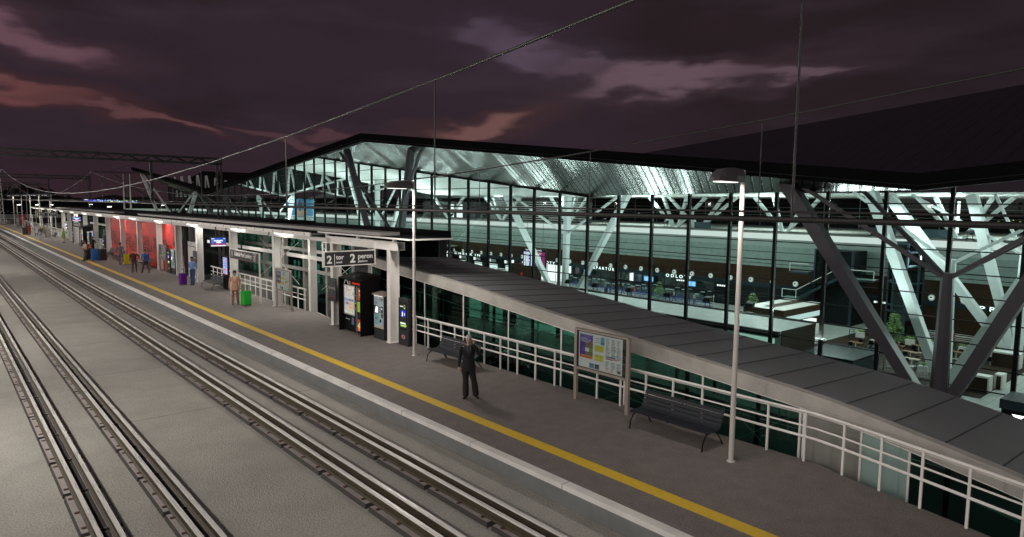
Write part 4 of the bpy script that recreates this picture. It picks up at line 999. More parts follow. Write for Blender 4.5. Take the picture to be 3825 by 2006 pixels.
# hall
h = MB(); h.box(46,-60,-9.62,121,345,-9.60); h.build('hall_floor', M['hall'], ter)
XW = 92.
def wall(y0, y1, z0, z1, m, name, x=XW, th=.3): b = MB(); b.box(x,y0,z0,x+th,y1,z1); return b.build(name, m, ter)
wall(-40, 35.5, -9.6, -6.372, M['wood'], 'wood_wall'); wall(-40, 345, -6.37, -5.7, M['navy'], 'sign_band', XW-.03); wall(-40, 345, -5.69, -3.25, M['wood'], 'wood_wall')
wall(-40, 345, -3.24, -.27, M['panel'], 'panel_wall', XW+.02); wall(-40, 345, -.265, .80, M['panelp'], 'upper_wall', XW-.02)
wall(-40, 345, .81, 1.62, emat('parapet_painted_glow', (.97,1,.97), .85), 'glow_parapet', XW-.5, .6)  # white parapet given its own glow in place of lamplight falling on it
b = MB(); b.box(91.3,-40,1.63,121,345,1.9); b.build('upper_floor', M['concg'], ter)
b = MB(); b.box(91.2,-40,1.905,91.9,345,1.96); b.build('parapet_cap', M['navy'], ter)
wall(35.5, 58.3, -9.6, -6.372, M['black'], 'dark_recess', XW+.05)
b = MB()
for y in np.arange(40.5, 58, 2.2): b.box(XW-.0,y-.03,-9.6,XW+.045,y+.03,-6.4)
for z in (-9.1,-8.7,-8.3,-7.3): b.box(XW-.0,40.5,z-.03,XW+.045,58,z+.03)
b.build('recess_grid', M['teal'], ter)
# departures opening: glass front and bright room behind
wall(58.4, 91.6, -9.6, -6.372, M['glassd'], 'glass_front', XW+.1, .04)
wall(58.4, 104., -9.6, -6.3, M['panelp'], 'security_room_wall', 104.)
wall(92., 104., -9.6, -6.372, M['ledw'], 'lit_doorway', XW+.4)
b = MB()
for y in np.arange(58.4, 104, 2.35): b.box(XW+.05,y-.04,-9.6,XW+.095,y+.04,-6.38)
b.box(XW+.045,58.4,-7.9,XW+.049,104,-7.84); b.build('opening_frames', M['mull'], ter)
rng = random.Random(4)
for k in range(9):
    y = 60+3.6*k; b = MB(); b.box(98.+rng.random()*3,y,-9.6,98.8+rng.random()*3,y+rng.uniform(.6,2.),-9.6+rng.uniform(1.1,3.0)); b.build('security_partition', rng.choice([M['navy'],mat('blue_partition',(.01,.05,.20),.5),M['dark'],M['teal'],M['panelp']]), ter)
# frosted stripes on the glass
b = MB()
for k in range(28):
    y = 58.8+1.16*k; zz = -9.6+rng.choice([.9,1.15,1.4,1.65]); b.box(XW+.04,y,zz,XW+.0445,y+rng.uniform(.6,1.1),zz+.16)
b.build('frosted_stripes', mat('frosting', (.45,.5,.5), .6), ter)
# check-in desks
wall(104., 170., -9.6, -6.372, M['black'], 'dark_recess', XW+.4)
for k in range(9):
    y = 106.5+5.4*k
    wall(y, y+2.6, -9.3, -7.6, emat('checkin_backlight', (.85,1,.97), 1.2), 'lit_checkin_panel', XW+.2, .1)
    wall(y+.2, y+1.9, -7.15, -6.6, mat('checkin_screen_grey', (.3,.33,.33), .4), 'checkin_screen', XW-.1, .08); wall(y+2.0, y+2.6, -7.15, -6.55, M['ledw'], 'checkin_number', XW-.1, .08)
    b = MB(); b.box(89.8,y-.4,-9.6,90.6,y+3.,-8.5); b.build('checkin_desk', M['dark'], ter)
# disc lamps on the timber
for k in range(33):
    y = 21.27+3.425*k
    if 33.5 < y < 41: continue
    d = MB(); d.lathe((0,0,0), [(.40,0),(.40,.06),(.30,.12)], 16); d.c = 1; d.lathe((0,0,0), [(.28,.121),(.20,.16),(.05,.17)], 14); d.c = 2; d.lathe((.02,.05,0), [(.12,.165),(.10,.26),(.02,.27)], 10)
    d.v = [(XW-.02-z, y+a, -5.40+bb) for a, bb, z in d.v]
    d.build('wall_lamp', [M['white'], emat('lamp_glow', (.85,1,.95), .8), M['black']], ter)
# letters on the navy band
xl = XW-.035
def words(s, y0, y1, size=.72, z=-6.30): text(s, size, M['ledc'], ter, (xl,y0,z), U, Z1, width=y0-y1, bold=.004, name='lit_lettering')
words('D E P A R T U R E', 84.6, 78.1); words('O D L O T Y', 67.5, 62.5); words('P R', 23.2, 21.5); words('O D L O T Y', 99.2, 93.9)
words('O D P R A W A  ·  C H E C K  I N', 140., 117.7); words('M O B I L E  I N F O', 163., 147.)
# upper floor: louvred block, dark back glazing with lines and painted reflections of far lights
b = MB(); b.c = 0; b.box(95.0,88,1.91,96,118,6.6); b.c = 1
for k in range(9): b.box(94.9,88.2,2.2+.45*k,94.999,117.8,2.33+.45*k)
b.build('louvred_block', [M['dark'], M['cream']], ter)
b = MB(); b.box(95.5,124,1.91,99,146,5.8); b.c = 1; b.box(95.4,129,2.1,95.499,131.2,5.2); b.box(95.4,132.5,2.1,95.499,134,5.2); b.build('upper_shop', [M['dark'], M['ledw']], ter)
wall(-60, 345, 1.92, 6.92, M['matblack'], 'rear_glazing', 119.)
b = MB()
for z in (2.7,3.3,3.9,4.5,5.3): b.box(118.9,-40,z-.03,118.99,345,z+.03)
for y in np.arange(-30, 216, 6.): b.box(118.85,y-.06,1.92,118.89,y+.06,6.9)
b.build('rear_frames', mat('faint_steel', (.25,.3,.3), .4), ter)
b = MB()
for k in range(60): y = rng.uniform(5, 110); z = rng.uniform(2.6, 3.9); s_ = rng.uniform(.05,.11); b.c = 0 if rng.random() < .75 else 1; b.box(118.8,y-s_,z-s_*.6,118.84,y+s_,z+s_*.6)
b.build('far_light_reflections', [emat('reflection_white', (.8,1,.9), 1.2), emat('reflection_yellow', (1,.8,.2), 1.)], ter)  # reflected lights drawn as small glowing boxes on the glazing
b = MB(); b.c = 0
for k in range(9): y = 44+3.*k
for y0, y1 in ((27.2,29.8),(33.,36.),(60,63)): b.box(93,y0,1.91,93.1,y1,2.9)
b.build('balcony_panels', M['teal'], ter)
MB().box(112,31.5,1.92,112.3,31.8,6.5).build('lit_post', M['ledc'], ter)

# leaning white and grey tree columns
def strut(name, p, q, w_, m, parent, w2=None): return MB().bar(p, q, w_, w_*1.25, (1,0,0), w2, (w2 or w_)*1.25).build(name, m, parent)
def treecol(x, y, lb, legs, braces, top, m, w_=.62, base=-9.6, grp='leaning roof columns'):
    t = thing('tree_column', lb, 'column', (x,y,base), grp)
    c = MB(); c.rings([[(x+r_*1.0*math.cos(a), y+r_*math.sin(a), z) for a in (math.pi*k/4+.39 for k in range(8))] for r_, z in ((.62,base),(.34,top))]); c.build('trunk', m, t)
    for (yt, zt), (yb_, zb_) in legs: strut('leg', (x,yb_,zb_), (x,yt,zt), w_*.8, m, t, w_*1.1)
    for (yt, zt), xo in braces: strut('brace', (x,y,top-.4), (x+xo,yt,zt), .24, m, t)
T = treecol
T(47,13.6,'grey leaning roof column outside the terminal, nearest one on the right', [((24.2,7.3),(12.9,-9)),((6.7,7.6),(14.2,-9))], [((23.6,7.3),0),((5.,7.5),0),((21.,6.6),5.8),((6.5,6.6),5.8)], 1.55, M['strutd'], .78)
T(47,79.,'dark roof column outside the terminal below the roof peak', [((92.2,13.2),(80.3,-9)),((74.4,13.1),(79.6,-9))], [((94.4,12.9),0),((72.,12.6),0)], 1.6, M['strutd'], .58)
T(47,134.,'grey leaning roof column outside the terminal under the left roof valley', [((166.,7.5),(134.4,-9)),((149.1,7.5),(133.5,-9))], [((148.5,7.3),0),((165.,7.2),0)], 1.5, M['strutd'], .5)
T(47,187.3,'leaning roof column, painted white as if lit, outside the terminal at its far left end', [((221.5,13.6),(187.6,-9)),((168.,7.4),(187.,-9))], [((219.3,13.2),0),((170.,7.3),0)], 1.3, M['strutw'], .55)  # white colour stands in for facade light on a grey column
T(64,18.3,'white leaning column inside the hall beside the cafe terrace', [((25.0,7.0),(18.6,-9)),((9.8,7.),(17.9,-9))], [((26.5,6.9),0),((9.,6.9),0)], 1.3, M['strutw'], .8)
T(80,16.8,'white leaning column inside the hall behind the cafe counter', [((29.4,6.9),(17.2,-9)),((21.5,6.9),(16.9,-9))], [((27.,6.9),0),((19.5,6.9),0)], 1.4, M['strutw'], .85)
T(66,65.3,'white leaning column inside the hall beside the large departure board', [((78.2,6.9),(66.,-9)),((54.5,6.9),(64.6,-9)),((65.,6.9),(65.3,-9))], [((77.,6.9),0),((55.5,6.9),0)], 1.7, M['strutw'])
T(66,117.,'white leaning column inside the hall behind the dark outside column', [((129.,12.),(117.6,-9)),((105.,12.5),(116.4,-9)),((117.,12.),(117.,-9))], [((128.,12.),0),((106.,12.5),0)], 1.7, M['strutw'])
T(66,169.,'white leaning column inside the hall in front of the advertising banner', [((181.,7.),(169.6,-9)),((157.,7.),(168.4,-9))], [((180.,7.),0),((158.,7.),0)], 1.7, M['strutw'])
for i, (yb_, offs) in enumerate([(67.,(69.6,65.,72.6,61.4)),(62.6,(68.4,58.2,65.,56.)),(48.,(53.,43.,50.,45.)),(26.,(31.,21.,29.,23.)),(92.,(97.,87.,94.,90.)),(112.,(118.,106.,115.,109.)),(132.,(138.,126.))]):
    T(93.6,yb_,['white V column on the upper floor, left of the tall lamp post','white V column on the upper floor, behind the tall lamp post','white V column on the upper floor above the cafe kiosk','white V column on the upper floor above the glass lift','white V column on the upper floor in front of the grey louvres','white V column on the upper floor left of the grey louvres','white V column on the upper floor at the lit shop'][i], [((o_,6.85),(yb_+(.4 if o_ > yb_ else -.4),1.95)) for o_ in offs], [], 2.0, M['strutw'], .40, 1.9, 'leaning columns on the upper floor')
# advertising banner on the left
t = thing('advertising_banner', 'large blue and white advertising banner hanging inside the hall', 'banner', (78,180,0))
b = MB(); b.box(78,173.,-4,78.1,190.5,6.2); b.build('sheet', mat('banner_white', (.50,.60,.66), .6), t)
b = MB(); b.box(77.98,173.,1.6,77.999,190.5,6.2); b.c = 1; b.ell((77.97,181.5,2.3),.01,3.2,1.0,14,8); b.ell((77.97,178.0,2.6),.01,1.6,.7,12,8); b.c = 2; b.ell((77.96,181.5,4.4),.01,1.3,1.6,12,8); b.build('picture', [mat('banner_blue', (.03,.22,.45), .6), mat('banner_skin', (.45,.28,.2), .6), mat('banner_dark', (.03,.02,.02), .6)], t)
text('Leć z nami', 2.6, mat('banner_ink', (.03,.06,.25), .6), t, (77.97,189.4,-.9), U, Z1, width=14.2, bold=.03); text('w urlop?', 2.6, bpy.data.materials['banner_ink'], t, (77.97,186.4,-3.3), U, Z1, width=9.5, bold=.03)
# departure board hung in the hall
t = thing('departure_board', 'large departure board with white rows on violet and red, hung inside the hall', 'display', (75,81.4,-4.8))
MB().box(75,78.7,-4.95,75.3,84.2,-1.85).build('case', M['black'], t)
b = MB(); mats_ = []
for k in range(9):
    u = k/8; cc = (.06+.35*max(0,u-.5)*1.6, .04, .30-.22*max(0,u-.45)); mats_.append(emat('board_glow', cc, .9)); b.c = k; b.box(74.985,84.05-5.2*(k+1)/9,-4.75,74.995,84.05-5.2*k/9,-2.35)
mats_ += [M['ledw'], emat('board_amber', (1,.75,.25), 1.)]
for i in range(15):
    z = -2.5-.155*i
    for u0, u1, c_ in ((.02,.10,9),(.12,rng.uniform(.25,.33),9),(.36,rng.uniform(.42,.56),9),(.62,.66,9),(.70,rng.uniform(.74,.86),10 if i in (0,1,3) else 9)):
        if c_ == 9 and u0 > .6 and i > 5 and rng.random() < .7: continue
        b.c = c_; b.box(74.975,84.05-5.2*u1,z-.09,74.984,84.05-5.2*u0,z)
b.build('picture', mats_, t)
text('ODLOTY', .30, M['ledw'], t, (74.98,83.6,-2.22), U, Z1); text('DEPARTURES', .30, M['ledw'], t, (74.98,81.4,-2.22), U, Z1)
for y in (79.5,83.4): MB().tube([(75.15,y,-1.85),(75.15,y,7.2)], .03, 6).build('hanger', M['dark'], t)
# blue flight screens
bl = emat('flight_screen_blue', (.04,.35,.95), 1.1); wl = emat('flight_row', (.5,.8,1), 1.2)
def flight(x, y0, y1, z0, z1, lb, nrow=7, ncol=2):
    t = thing('flight_screen', lb, 'display', (x,(y0+y1)/2,z0), 'blue flight information screens')
    MB().box(x,y0-.05,z0-.05,x+.1,y1+.05,z1+.05).build('case', M['black'], t)
    b = MB(); b.box(x-.02,y0,z0,x-.01,y1,z1); b.c = 1
    for i in range(nrow):
        for j in range(ncol): a = y1-(y1-y0)*(.05+j/ncol); b.box(x-.03,a-(y1-y0)/ncol*.8,z1-(z1-z0)*(.1+.85*i/nrow)-.07,x-.021,a,z1-(z1-z0)*(.1+.85*i/nrow))
    b.build('picture', [bl, wl], t); MB().box(x+.02,(y0+y1)/2-.03,z1+.0505,x+.08,(y0+y1)/2+.03,z1+.9).build('hanger', M['dark'], t)
flight(91.5, 69.6, 71.6, -7.35, -6.55, 'blue flight screen right of the word DEPARTURE'); flight(91.5, 61.3, 63., -7.35, -6.55, 'blue flight screen under the word ODLOTY'); flight(91.5, 83.9, 85.6, -7.4, -6.6, 'blue flight screen left of the word DEPARTURE'); flight(91.5, 95.8, 96.9, -7.5, -6.6, 'small blue flight screen in the bright doorway')
t = thing('screen_wall', 'row of blue and white flight screens standing behind the ramp roof', 'display', (62,58.6,-9.6))
MB().box(62.3,55.6,-9.6,62.6,62.9,-5.2).build('case', M['black'], t)
b = MB()
for k, c_ in enumerate((0,0,0,1)): b.c = c_; y1 = 62.6-1.75*k; b.box(62.28,y1-1.6,-8.9,62.295,y1,-5.6)
b.c = 2
for k in (1,2):
    for i in range(12): y1 = 62.5-1.75*k; b.box(62.26,y1-1.3,-5.9-.24*i,62.275,y1-.05,-5.78-.24*i)
b.build('picture', [bl, M['ledw'], wl], t)
# hall information signs
for k, (y, z, lb) in enumerate([(64.3,-6.85,'small white pictogram sign left of the wooden recess'), (56.8,-6.95,'small white pictogram sign at the right end of the departures opening'), (33.8,-6.85,'small white pictogram sign beside the glass lift')]):
    t = thing('pictogram_sign', lb, 'sign', (91.7,y,z), 'small pictogram signs in the hall')
    MB().box(91.7,y-1.0,z,91.78,y+1.0,z+.45).build('board', M['black'], t)
    b = MB()
    for a, c_ in ((.8,.5),(.4,.1),(0,-.35),(-.45,-.65)): b.box(91.68,y+c_,z+.1,91.695,y+a,z+.34)
    b.ext([(91.68,y-.70,z+.34),(91.68,y-.95,z+.34),(91.68,y-.825,z+.1)], (.012,0,0)); b.build('pictograms', M['ledw'], t)
for k, (y, lb) in enumerate([(73.9,'white projecting column sign right of the word DEPARTURE'),(88.9,'white projecting column sign left of the blue flight screen'),(105.5,'white projecting sign beside the check-in desks')]):
    t = thing('projecting_sign', lb, 'sign', (90.8,y,-7), 'white projecting signs in the hall')
    MB().box(90.6,y-.08,-7.6,91.4,y+.08,-6.2).build('lightbox', M['ledw'], t); MB().box(91.4005,y-.03,-6.5,91.95,y+.03,-6.4).build('bracket', M['dark'], t)
# vestibule with white slatted roof, front panels glowing in place of lit walls
t = thing('entrance_vestibule', 'long low entrance vestibule with white slatted roof just inside the glass front', 'vestibule', (57,44,-9.6))
M['slat'] = brickmat('white_roof_slats', (.62,.66,.64), (.58,.62,.60), (.36,.40,.38), 90., .33, .5, .03, 0, rot=(0,0,R(90)), bump=.3)
MB().box(54.0,27.7,-5.3,60.3,60.,-5.1).build('roof', M['slat'], t)
MB().box(60.301,27.7,-5.35,60.6,60.,-5.02).build('rear_edge', M['black'], t); MB().box(53.7,27.7,-5.6,53.999,60.,-5.08).build('front_edge', M['mull'], t)
MB().box(54.2,27.6,-9.6,60.3,27.69,-5.05).build('wood_end', M['wood2'], t)
MB().box(60.0,28,-9.6,60.2,60,-5.31).build('rear_wall', M['panelp'], t)
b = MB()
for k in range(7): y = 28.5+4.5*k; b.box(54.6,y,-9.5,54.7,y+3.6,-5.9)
b.build('glow_panels', emat('green_wall_glow', (.50,.80,.66), .60), t)  # emission stands in for the light on the vestibule walls
t = thing('lit_shopfront', 'row of lit ground floor windows at the terminal foot, seen through the shelter', 'shop front', (54,110,-9.6))
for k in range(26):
    y = 64+4.4*k; b = MB(); b.box(53.6,y,-9.5,53.7,y+2.6,-6.0); b.build('window', bpy.data.materials['green_wall_glow'], t)
MB().box(53.8,62,-9.6,54.2,180,-5.2).build('wall', M['dark'], t); MB().box(53.4,62,-5.19,54.4,180,-4.9).build('canopy', M['black'], t)
# floodlights
def make_flood():
    t = thing('floodlight', '', 'floodlight', world=False)
    b = MB(); b.ext([(-.35,-.42,.5),(-.35,.42,.5),(-.1,.36,.95),(-.1,-.36,.95)], (.5,0,.12)); b.build('lamp_head', M['black'], t)
    b = MB(); b.box(-.03,-.30,0,.03,-.25,.55); b.box(-.03,.25,0,.03,.30,.55); b.box(-.15,-.38,0,.15,.38,.05); b.build('yoke', M['black'], t); return t
fl0 = make_flood(); n = 0
for x, y, z in [(60.9,44.3,-5.02),(60.9,39.3,-5.02),(60.9,55.,-5.02),(60.9,49.7,-5.02),(60.9,34.5,-5.02),(60.9,59.6,-5.02)]+[(91.55,y,1.96) for y in (24.5,42.,54.,67.5,81.,96.,104.,116.,128.)]:
    o = fl0 if n == 0 else dup(fl0, (0,0,0)); o.location = (x,y,z); n += 1
    o['label'] = 'black floodlight on the rear edge of the white vestibule roof' if z < 0 else 'black floodlight on the lit upper floor parapet'; o['group'] = 'floodlights on the vestibule roof' if z < 0 else 'floodlights on the parapet'
# cafe kiosk
t = thing('cafe_kiosk', 'timber cafe kiosk with flat white roof and dark roof slot inside the hall', 'kiosk', (77,39,-9.6))
MB().box(72.4,36.9,-9.6,81.4,41.3,-6.9).build('body', M['wood2'], t, bevel=.02); b = MB(); b.box(72,36.6,-6.899,82,41.6,-6.21); b.build('fascia', M['wood2'], t)
b = MB(); b.box(72.1,36.7,-6.2095,81.9,38.5,-6.17); b.box(72.1,40.0,-6.2095,81.9,41.5,-6.17); b.box(72.1,38.501,-6.2095,73.4,39.999,-6.17); b.build('roof', M['white'], t)
MB().box(72.6,36.45,-7.5,81.6,36.6,-6.95).build('lit_fascia', emat('kiosk_light', (.8,1,.97), .8), t)
b = MB()
for k in range(6): b.box(76+.6*k,36.2,-8.2,76.25+.6*k,36.89,-7.75); 
b.build('menu_boards', M['ledw'], t); MB().box(73,36.2,-9.6,81,36.6,-8.5).build('counter', M['white'], t)
t = thing('dark_cabin', 'dark timber cabin beside the vestibule end', 'kiosk', (66,47,-9.6)); b = MB(); b.box(64,44.5,-9.6,69,49,-6.9); b.build('body', M['dark'], t); MB().box(63.8,44.3,-6.899,69.2,49.2,-6.7).build('roof', M['black'], t)
# stair tower with glass balustrade
t = thing('stair_tower', 'black stair tower with blue steel stairs and glass balustrades in the hall', 'staircase', (88,38,-9.6))
MB().box(87,35.7,-9.6,91.5,40.2,-.1).build('tower', M['matblack'], t); b = MB(); b.box(86.8,35.45,-9.6,87.1,35.7,-.05); b.box(86.8,40.2,-9.6,87.1,40.4,-.05); b.box(86.8,35.45,-.0499,87.1,40.4,.1); b.build('frame', M['teal'], t)
b = MB(); b.box(85.6,42.,-6.75,87.2,43.9,-6.5); b.bar((86.4,42.,-6.62),(86.4,36.8,-3.45),1.6,.3); b.box(85.6,32.5,-3.55,87.2,36.8,-3.3); b.box(85.6,40.5,-3.2,87.2,43.,-2.95); b.build('flight', M['teal'], t)
b = MB(); b.box(85.6,42.,-6.4999,87.2,43.9,-6.49); b.box(85.6,32.5,-3.2999,87.2,36.8,-3.29); b.build('treads', M['white'], t)
b = MB()
for p, q in (((85.6,43.9,-5.4),(85.6,42.,-5.4)),((85.6,42.,-5.4),(85.6,36.8,-2.2)),((85.6,36.8,-2.2),(85.6,32.5,-2.2)),((85.6,32.5,-3.3),(85.6,32.5,-2.2)),((85.6,43.9,-6.5),(85.6,43.9,-5.4)),((85.6,42.,-6.5),(85.6,42.,-5.4)),((85.6,43.,-2.95),(85.6,43.,-1.9)),((85.6,43.,-1.9),(85.6,40.5,-1.9))): b.bar(p,q,.07)
b.build('handrail', M['white'], t)
b = MB(); b.poly([(85.62,43.9,-6.5),(85.62,42,-6.5),(85.62,42,-5.42),(85.62,43.9,-5.42)]); b.poly([(85.62,36.8,-3.3),(85.62,32.5,-3.3),(85.62,32.5,-2.22),(85.62,36.8,-2.22)]); b.poly([(85.62,42,-6.5),(85.62,36.8,-3.3),(85.62,36.8,-2.22),(85.62,42,-5.42)]); b.build('balustrade', M['glassg'], t)
# glass lift
t = thing('glass_lift', 'octagonal glass lift tower with blue steel frame beside the stair tower', 'lift', (86.5,29.3,-9.6))
b = MB(); oct_ = [(86.5+1.9*math.cos(a), 29.3+1.75*math.sin(a)) for a in (math.pi*k/4+.39 for k in range(8))]
for x, y in oct_: b.box(x-.11,y-.11,-9.6,x+.11,y+.11,1.5)
for z in (-6.6,-5.9,-3.2,-1.2,.4,1.4):
    for (x0,y0), (x1,y1) in zip(oct_, oct_[1:]+oct_[:1]): b.bar((x0,y0,z),(x1,y1,z),.14,.22)
b.build('frame', M['teal'], t); b = MB(); b.rings([[(x,y,z) for x, y in oct_] for z in (-9.6,1.45)]); b.build('glazing', M['glassd'], t)
b = MB(); b.box(85.8,28.4,-3.,87.2,30.2,-.5); b.build('cabin', M['panelp'], t); b = MB(); b.box(85.75,28.7,-2.9,85.799,29.9,-.9); b.build('cabin_door', M['dark'], t)
# ------------------------------------------------------------------ hall furniture
bm_ = mat('belt_blue', (.02,.045,.20), .5)
for k, (x, y0, y1) in enumerate([(86.2,57.5,78.5),(87.6,56.,86.),(88.9,60.5,90.),(85.,54.,70.)]):
    t = thing('queue_barrier', ['blue belt queue barrier on steel posts, first row beside the vestibule','blue belt queue barrier on steel posts, longest middle row','blue belt queue barrier on steel posts, row nearest the departures glass','short blue belt queue barrier nearest the facade'][k], 'queue barrier', (x,(y0+y1)/2,-9.6), 'queue barriers')
    n_ = int((y1-y0)/2.4)
    for i in range(n_+1): MB().lathe((x,y0+(y1-y0)*i/n_,-9.6), [(.16,0),(.16,.03),(.03,.04),(.03,.98)], 8).build('post', M['grey'], t)
    for z in (-8.68,-9.05): MB().box(x-.01,y0,z,x+.01,y1,z+.07).build('belt', bm_, t)
for k, (y0, y1) in enumerate([(119.6,113.),(104.8,110.5)]):
    t = thing('truss_frame', ['white lattice truss lying beside the check-in desks','white lattice truss gate beside the timber block'][k], 'truss', (92 if k else 94,y0,-9.6), 'white lattice trusses')
    b = MB(); xx = 90.5-k*1.; ya, yb = sorted((y0,y1)); z0 = -9.0+.6*k
    for dz in (0,.35):
        for dx in (0,.35): b.tube([(xx+dx,ya,z0+dz),(xx+dx,yb,z0+dz)], .04, 5)
    for i in range(14): a = ya+(yb-ya)*i/14; c = ya+(yb-ya)*(i+1)/14; b.tube([(xx,a,z0+.35*(i%2)),(xx,c,z0+.35*((i+1)%2))], .025, 4)
    for yy in (ya,yb): b.box(xx,yy-.1,-9.6,xx+.35,yy+.1,z0)
    b.build('frame', M['white'], t)
t = thing('timber_block', 'timber clad block with red panel beside the check-in desks', 'partition', (89,98.,-9.6)); MB().box(88,96.6,-9.6,91,103.,-6.5).build('body', M['wood'], t); MB().box(87.96,98.9,-8.9,87.999,99.4,-8.1).build('red_box', M['red'], t)
# planters
def make_planter():
    t = thing('planter_screen', '', 'planter', world=False)
    b = MB()
    for y in (-1.2,-.7,.7,1.2): b.box(-.03,y-.02,0,.03,y+.02,1.25)
    for z, a, c in ((1.23,-1.2,1.2),(.95,-1.2,-.3),(.7,-1.2,-.5),(.45,-1.2,1.2),(.18,-1.2,1.2),(.95,.3,1.2),(.7,.5,1.2)): b.box(-.025,a,z,.025,c,z+.03)
    for y in (-.45,.45,0): b.box(-.02,y-.015,.2,.02,y+.015,.5)
    b.build('lattice', M['dark'], t); MB().box(-.22,-.42,.42,.22,.42,1.02).build('planter_box', M['white'], t, bevel=.01)
    p = MB(); rg = random.Random(8)
    for k in range(90):
        c = Vector((rg.uniform(-.2,.2),rg.uniform(-.38,.38),1.0+rg.uniform(0,.35))); a = Vector((rg.uniform(-1,1),rg.uniform(-1,1),rg.uniform(-.2,1))).normalized()*.09; b2 = a.cross(Vector((rg.uniform(-1,1),rg.uniform(-1,1),1))).normalized()*.04
        p.poly([c-a,c+b2,c+a,c-b2])
    p.build('plant', M['leaf'], t); return t
M['leaf'] = mat('indoor_leaf', (.24,.38,.13), .5, noise=.4, scale=3); M['leafd'] = mat('dark_leaf', (.10,.19,.06), .5, noise=.4, scale=3)
pl0 = make_planter()
for k, (x, y) in enumerate([(78.9,31.),(79.1,28.45),(79.,25.9),(79.2,23.7),(79.2,21.),(79.2,18.4),(66.5,23.2),(66.5,20.6)]):
    o = pl0 if k == 0 else dup(pl0, (0,0,0)); o.location = (x,y,-9.6); o['group'] = 'planter screens around the cafe'
    o['label'] = 'black lattice screen with white planter box, in the row behind the cafe tables' if k < 6 else 'black lattice screen with white planter box, near the glass front'
# tables and chairs
def make_table():
    t = thing('cafe_table', '', 'table', world=False)
    MB().box(-.42,-.7,.72,.42,.7,.76).build('table_top', M['tablet'], t, bevel=.01); b = MB(); b.tube([(0,0,0),(0,0,.72)], .05, 8); b.build('leg', M['white'], t); MB().box(-.33,-.33,0,.33,.33,.03).build('foot_plate', M['white'], t); return t
M['tablet'] = mat('table_wood', (.17,.085,.04), .4, noise=.25, scale=4, stretch=(6,1,1))
def make_chair():
    t = thing('cafe_chair', '', 'chair', world=False)
    b = MB(); b.rings([[(x*.24,y*.24,z) for x, y in ((-1,-.7),(-.7,-1),(.7,-1),(1,-.7),(1,.7),(.7,1),(-.7,1),(-1,.7))] for z in (.43,.48)]); b.build('seat', M['black'], t)
    b = MB(); rg = []
    for z, r_ in ((.48,.25),(.68,.27),(.90,.22)): rg.append([(-r_*math.cos(a), r_*math.sin(a), z) for a in (-1.2,-.6,0,.6,1.2)]+[(-(r_-.03)*math.cos(a), (r_-.03)*math.sin(a), z) for a in (1.2,.6,0,-.6,-1.2)])
    b.rings(rg); b.build('backrest', M['black'], t)
    for x in (-1,1):
        for y in (-1,1): MB().tube([(x*.15,y*.15,.43),(x*.25,y*.25,0)], .014, 5).build('leg', M['black'], t)
    return t
ta0, ch0 = make_table(), make_chair(); nt_ = nc_ = 0
TB = [(77.3,21.1,'brown cafe table with white foot nearest the planter row on the right'),(77.4,17.9,'brown cafe table beside the timber bar counter'),(70.3,22.8,'brown cafe table with white foot just behind the leaning column'),(76.5,28.4,'brown cafe table left of the leaning columns, beside the seated person in white'),(75.8,26.1,'brown cafe table in the middle of the terrace'),(77.6,24.6,'brown cafe table in front of the planter row behind the columns'),(74.,29.5,'brown cafe table nearest the teal roof panel'),(73.5,24.,'brown cafe table beside the round white sofa')]
for x, y, lb in TB:
    o = ta0 if nt_ == 0 else dup(ta0, (0,0,0)); nt_ += 1; o.location = (x,y,-9.6); o['label'] = lb; o['group'] = 'cafe tables'
    for dx, dy, rz in ((-.75,.2,0),(.75,-.2,180)):
        c = ch0 if nc_ == 0 else dup(ch0, (0,0,0)); nc_ += 1; c.location = (x+dx,y+dy,-9.6); c.rotation_euler = (0,0,R(rz)); c['label'] = 'black shell chair pulled up to a brown cafe table'; c['group'] = 'cafe chairs'
t = thing('round_sofa', 'round white and navy sofa in the middle of the cafe terrace', 'sofa', (75.5,25.9,-9.6)); b = MB(); b.lathe((74.9,27.2,-9.6), [(.9,0),(.95,.45),(.9,.5)], 18); b.build('seat', mat('navy_seat', (.015,.02,.05), .7), t); b = MB(); b.lathe((74.9,27.2,-9.1), [(.62,0),(.62,.55),(.45,.56),(.45,.1)], 18); b.build('backrest', M['white'], t)
tf = MB(); tf.box(62.5,15.2,-9.599,91.,33.5,-9.594); struct(tf, 'terrace_floor', M['woodfl'])
def counter(x0, y0, x1, y1, lb, h=1.15):
    t = thing('counter', lb, 'counter', ((x0+x1)/2,(y0+y1)/2,-9.59), 'white edged timber counters')
    MB().box(x0,y0,-9.59,x1,y1,-9.59+h).build('front', M['wood2'], t); MB().box(x0-.12,y0-.12,-9.59+h+.0005,x1+.12,y1+.12,-9.59+h+.14).build('top', M['white'], t)
    for y in (y0-.12,y1+.001): MB().box(x0-.12,y,-9.59,x1+.12,y+.119,-9.59+h).build('end_panel', M['white'], t)
counter(65.2,15.4,66.0,17.9,'white edged timber counter nearest the glass front'); counter(76.9,15.9,77.9,18.,'white edged timber bar on the right of the terrace', 1.3); counter(67.,14.9,67.9,15.25,'short return of the nearest white edged counter')
t = thing('teal_canopy', 'dark teal glossy roof of a small pavilion just inside the glass front', 'pavilion', (58,24.,-9.6)); MB().box(56.,22.4,-7.05,62.,26.9,-6.9).build('roof', mat('glossy_teal', (.035,.06,.065), .18, .6), t); MB().box(56.3,22.6,-9.6,61.7,26.7,-7.051).build('body', M['teal'], t)
t = thing('parking_kiosk', 'black parking kiosk with white letter P and triangle, in front of the terminal', 'kiosk', (51.5,9.,-9.6)); MB().box(50.,6.,-9.6,52.4,11.,-6.9).build('body', M['black'], t); MB().box(49.9,5.9,-6.899,52.6,11.1,-6.3).build('roof', M['teal'], t)
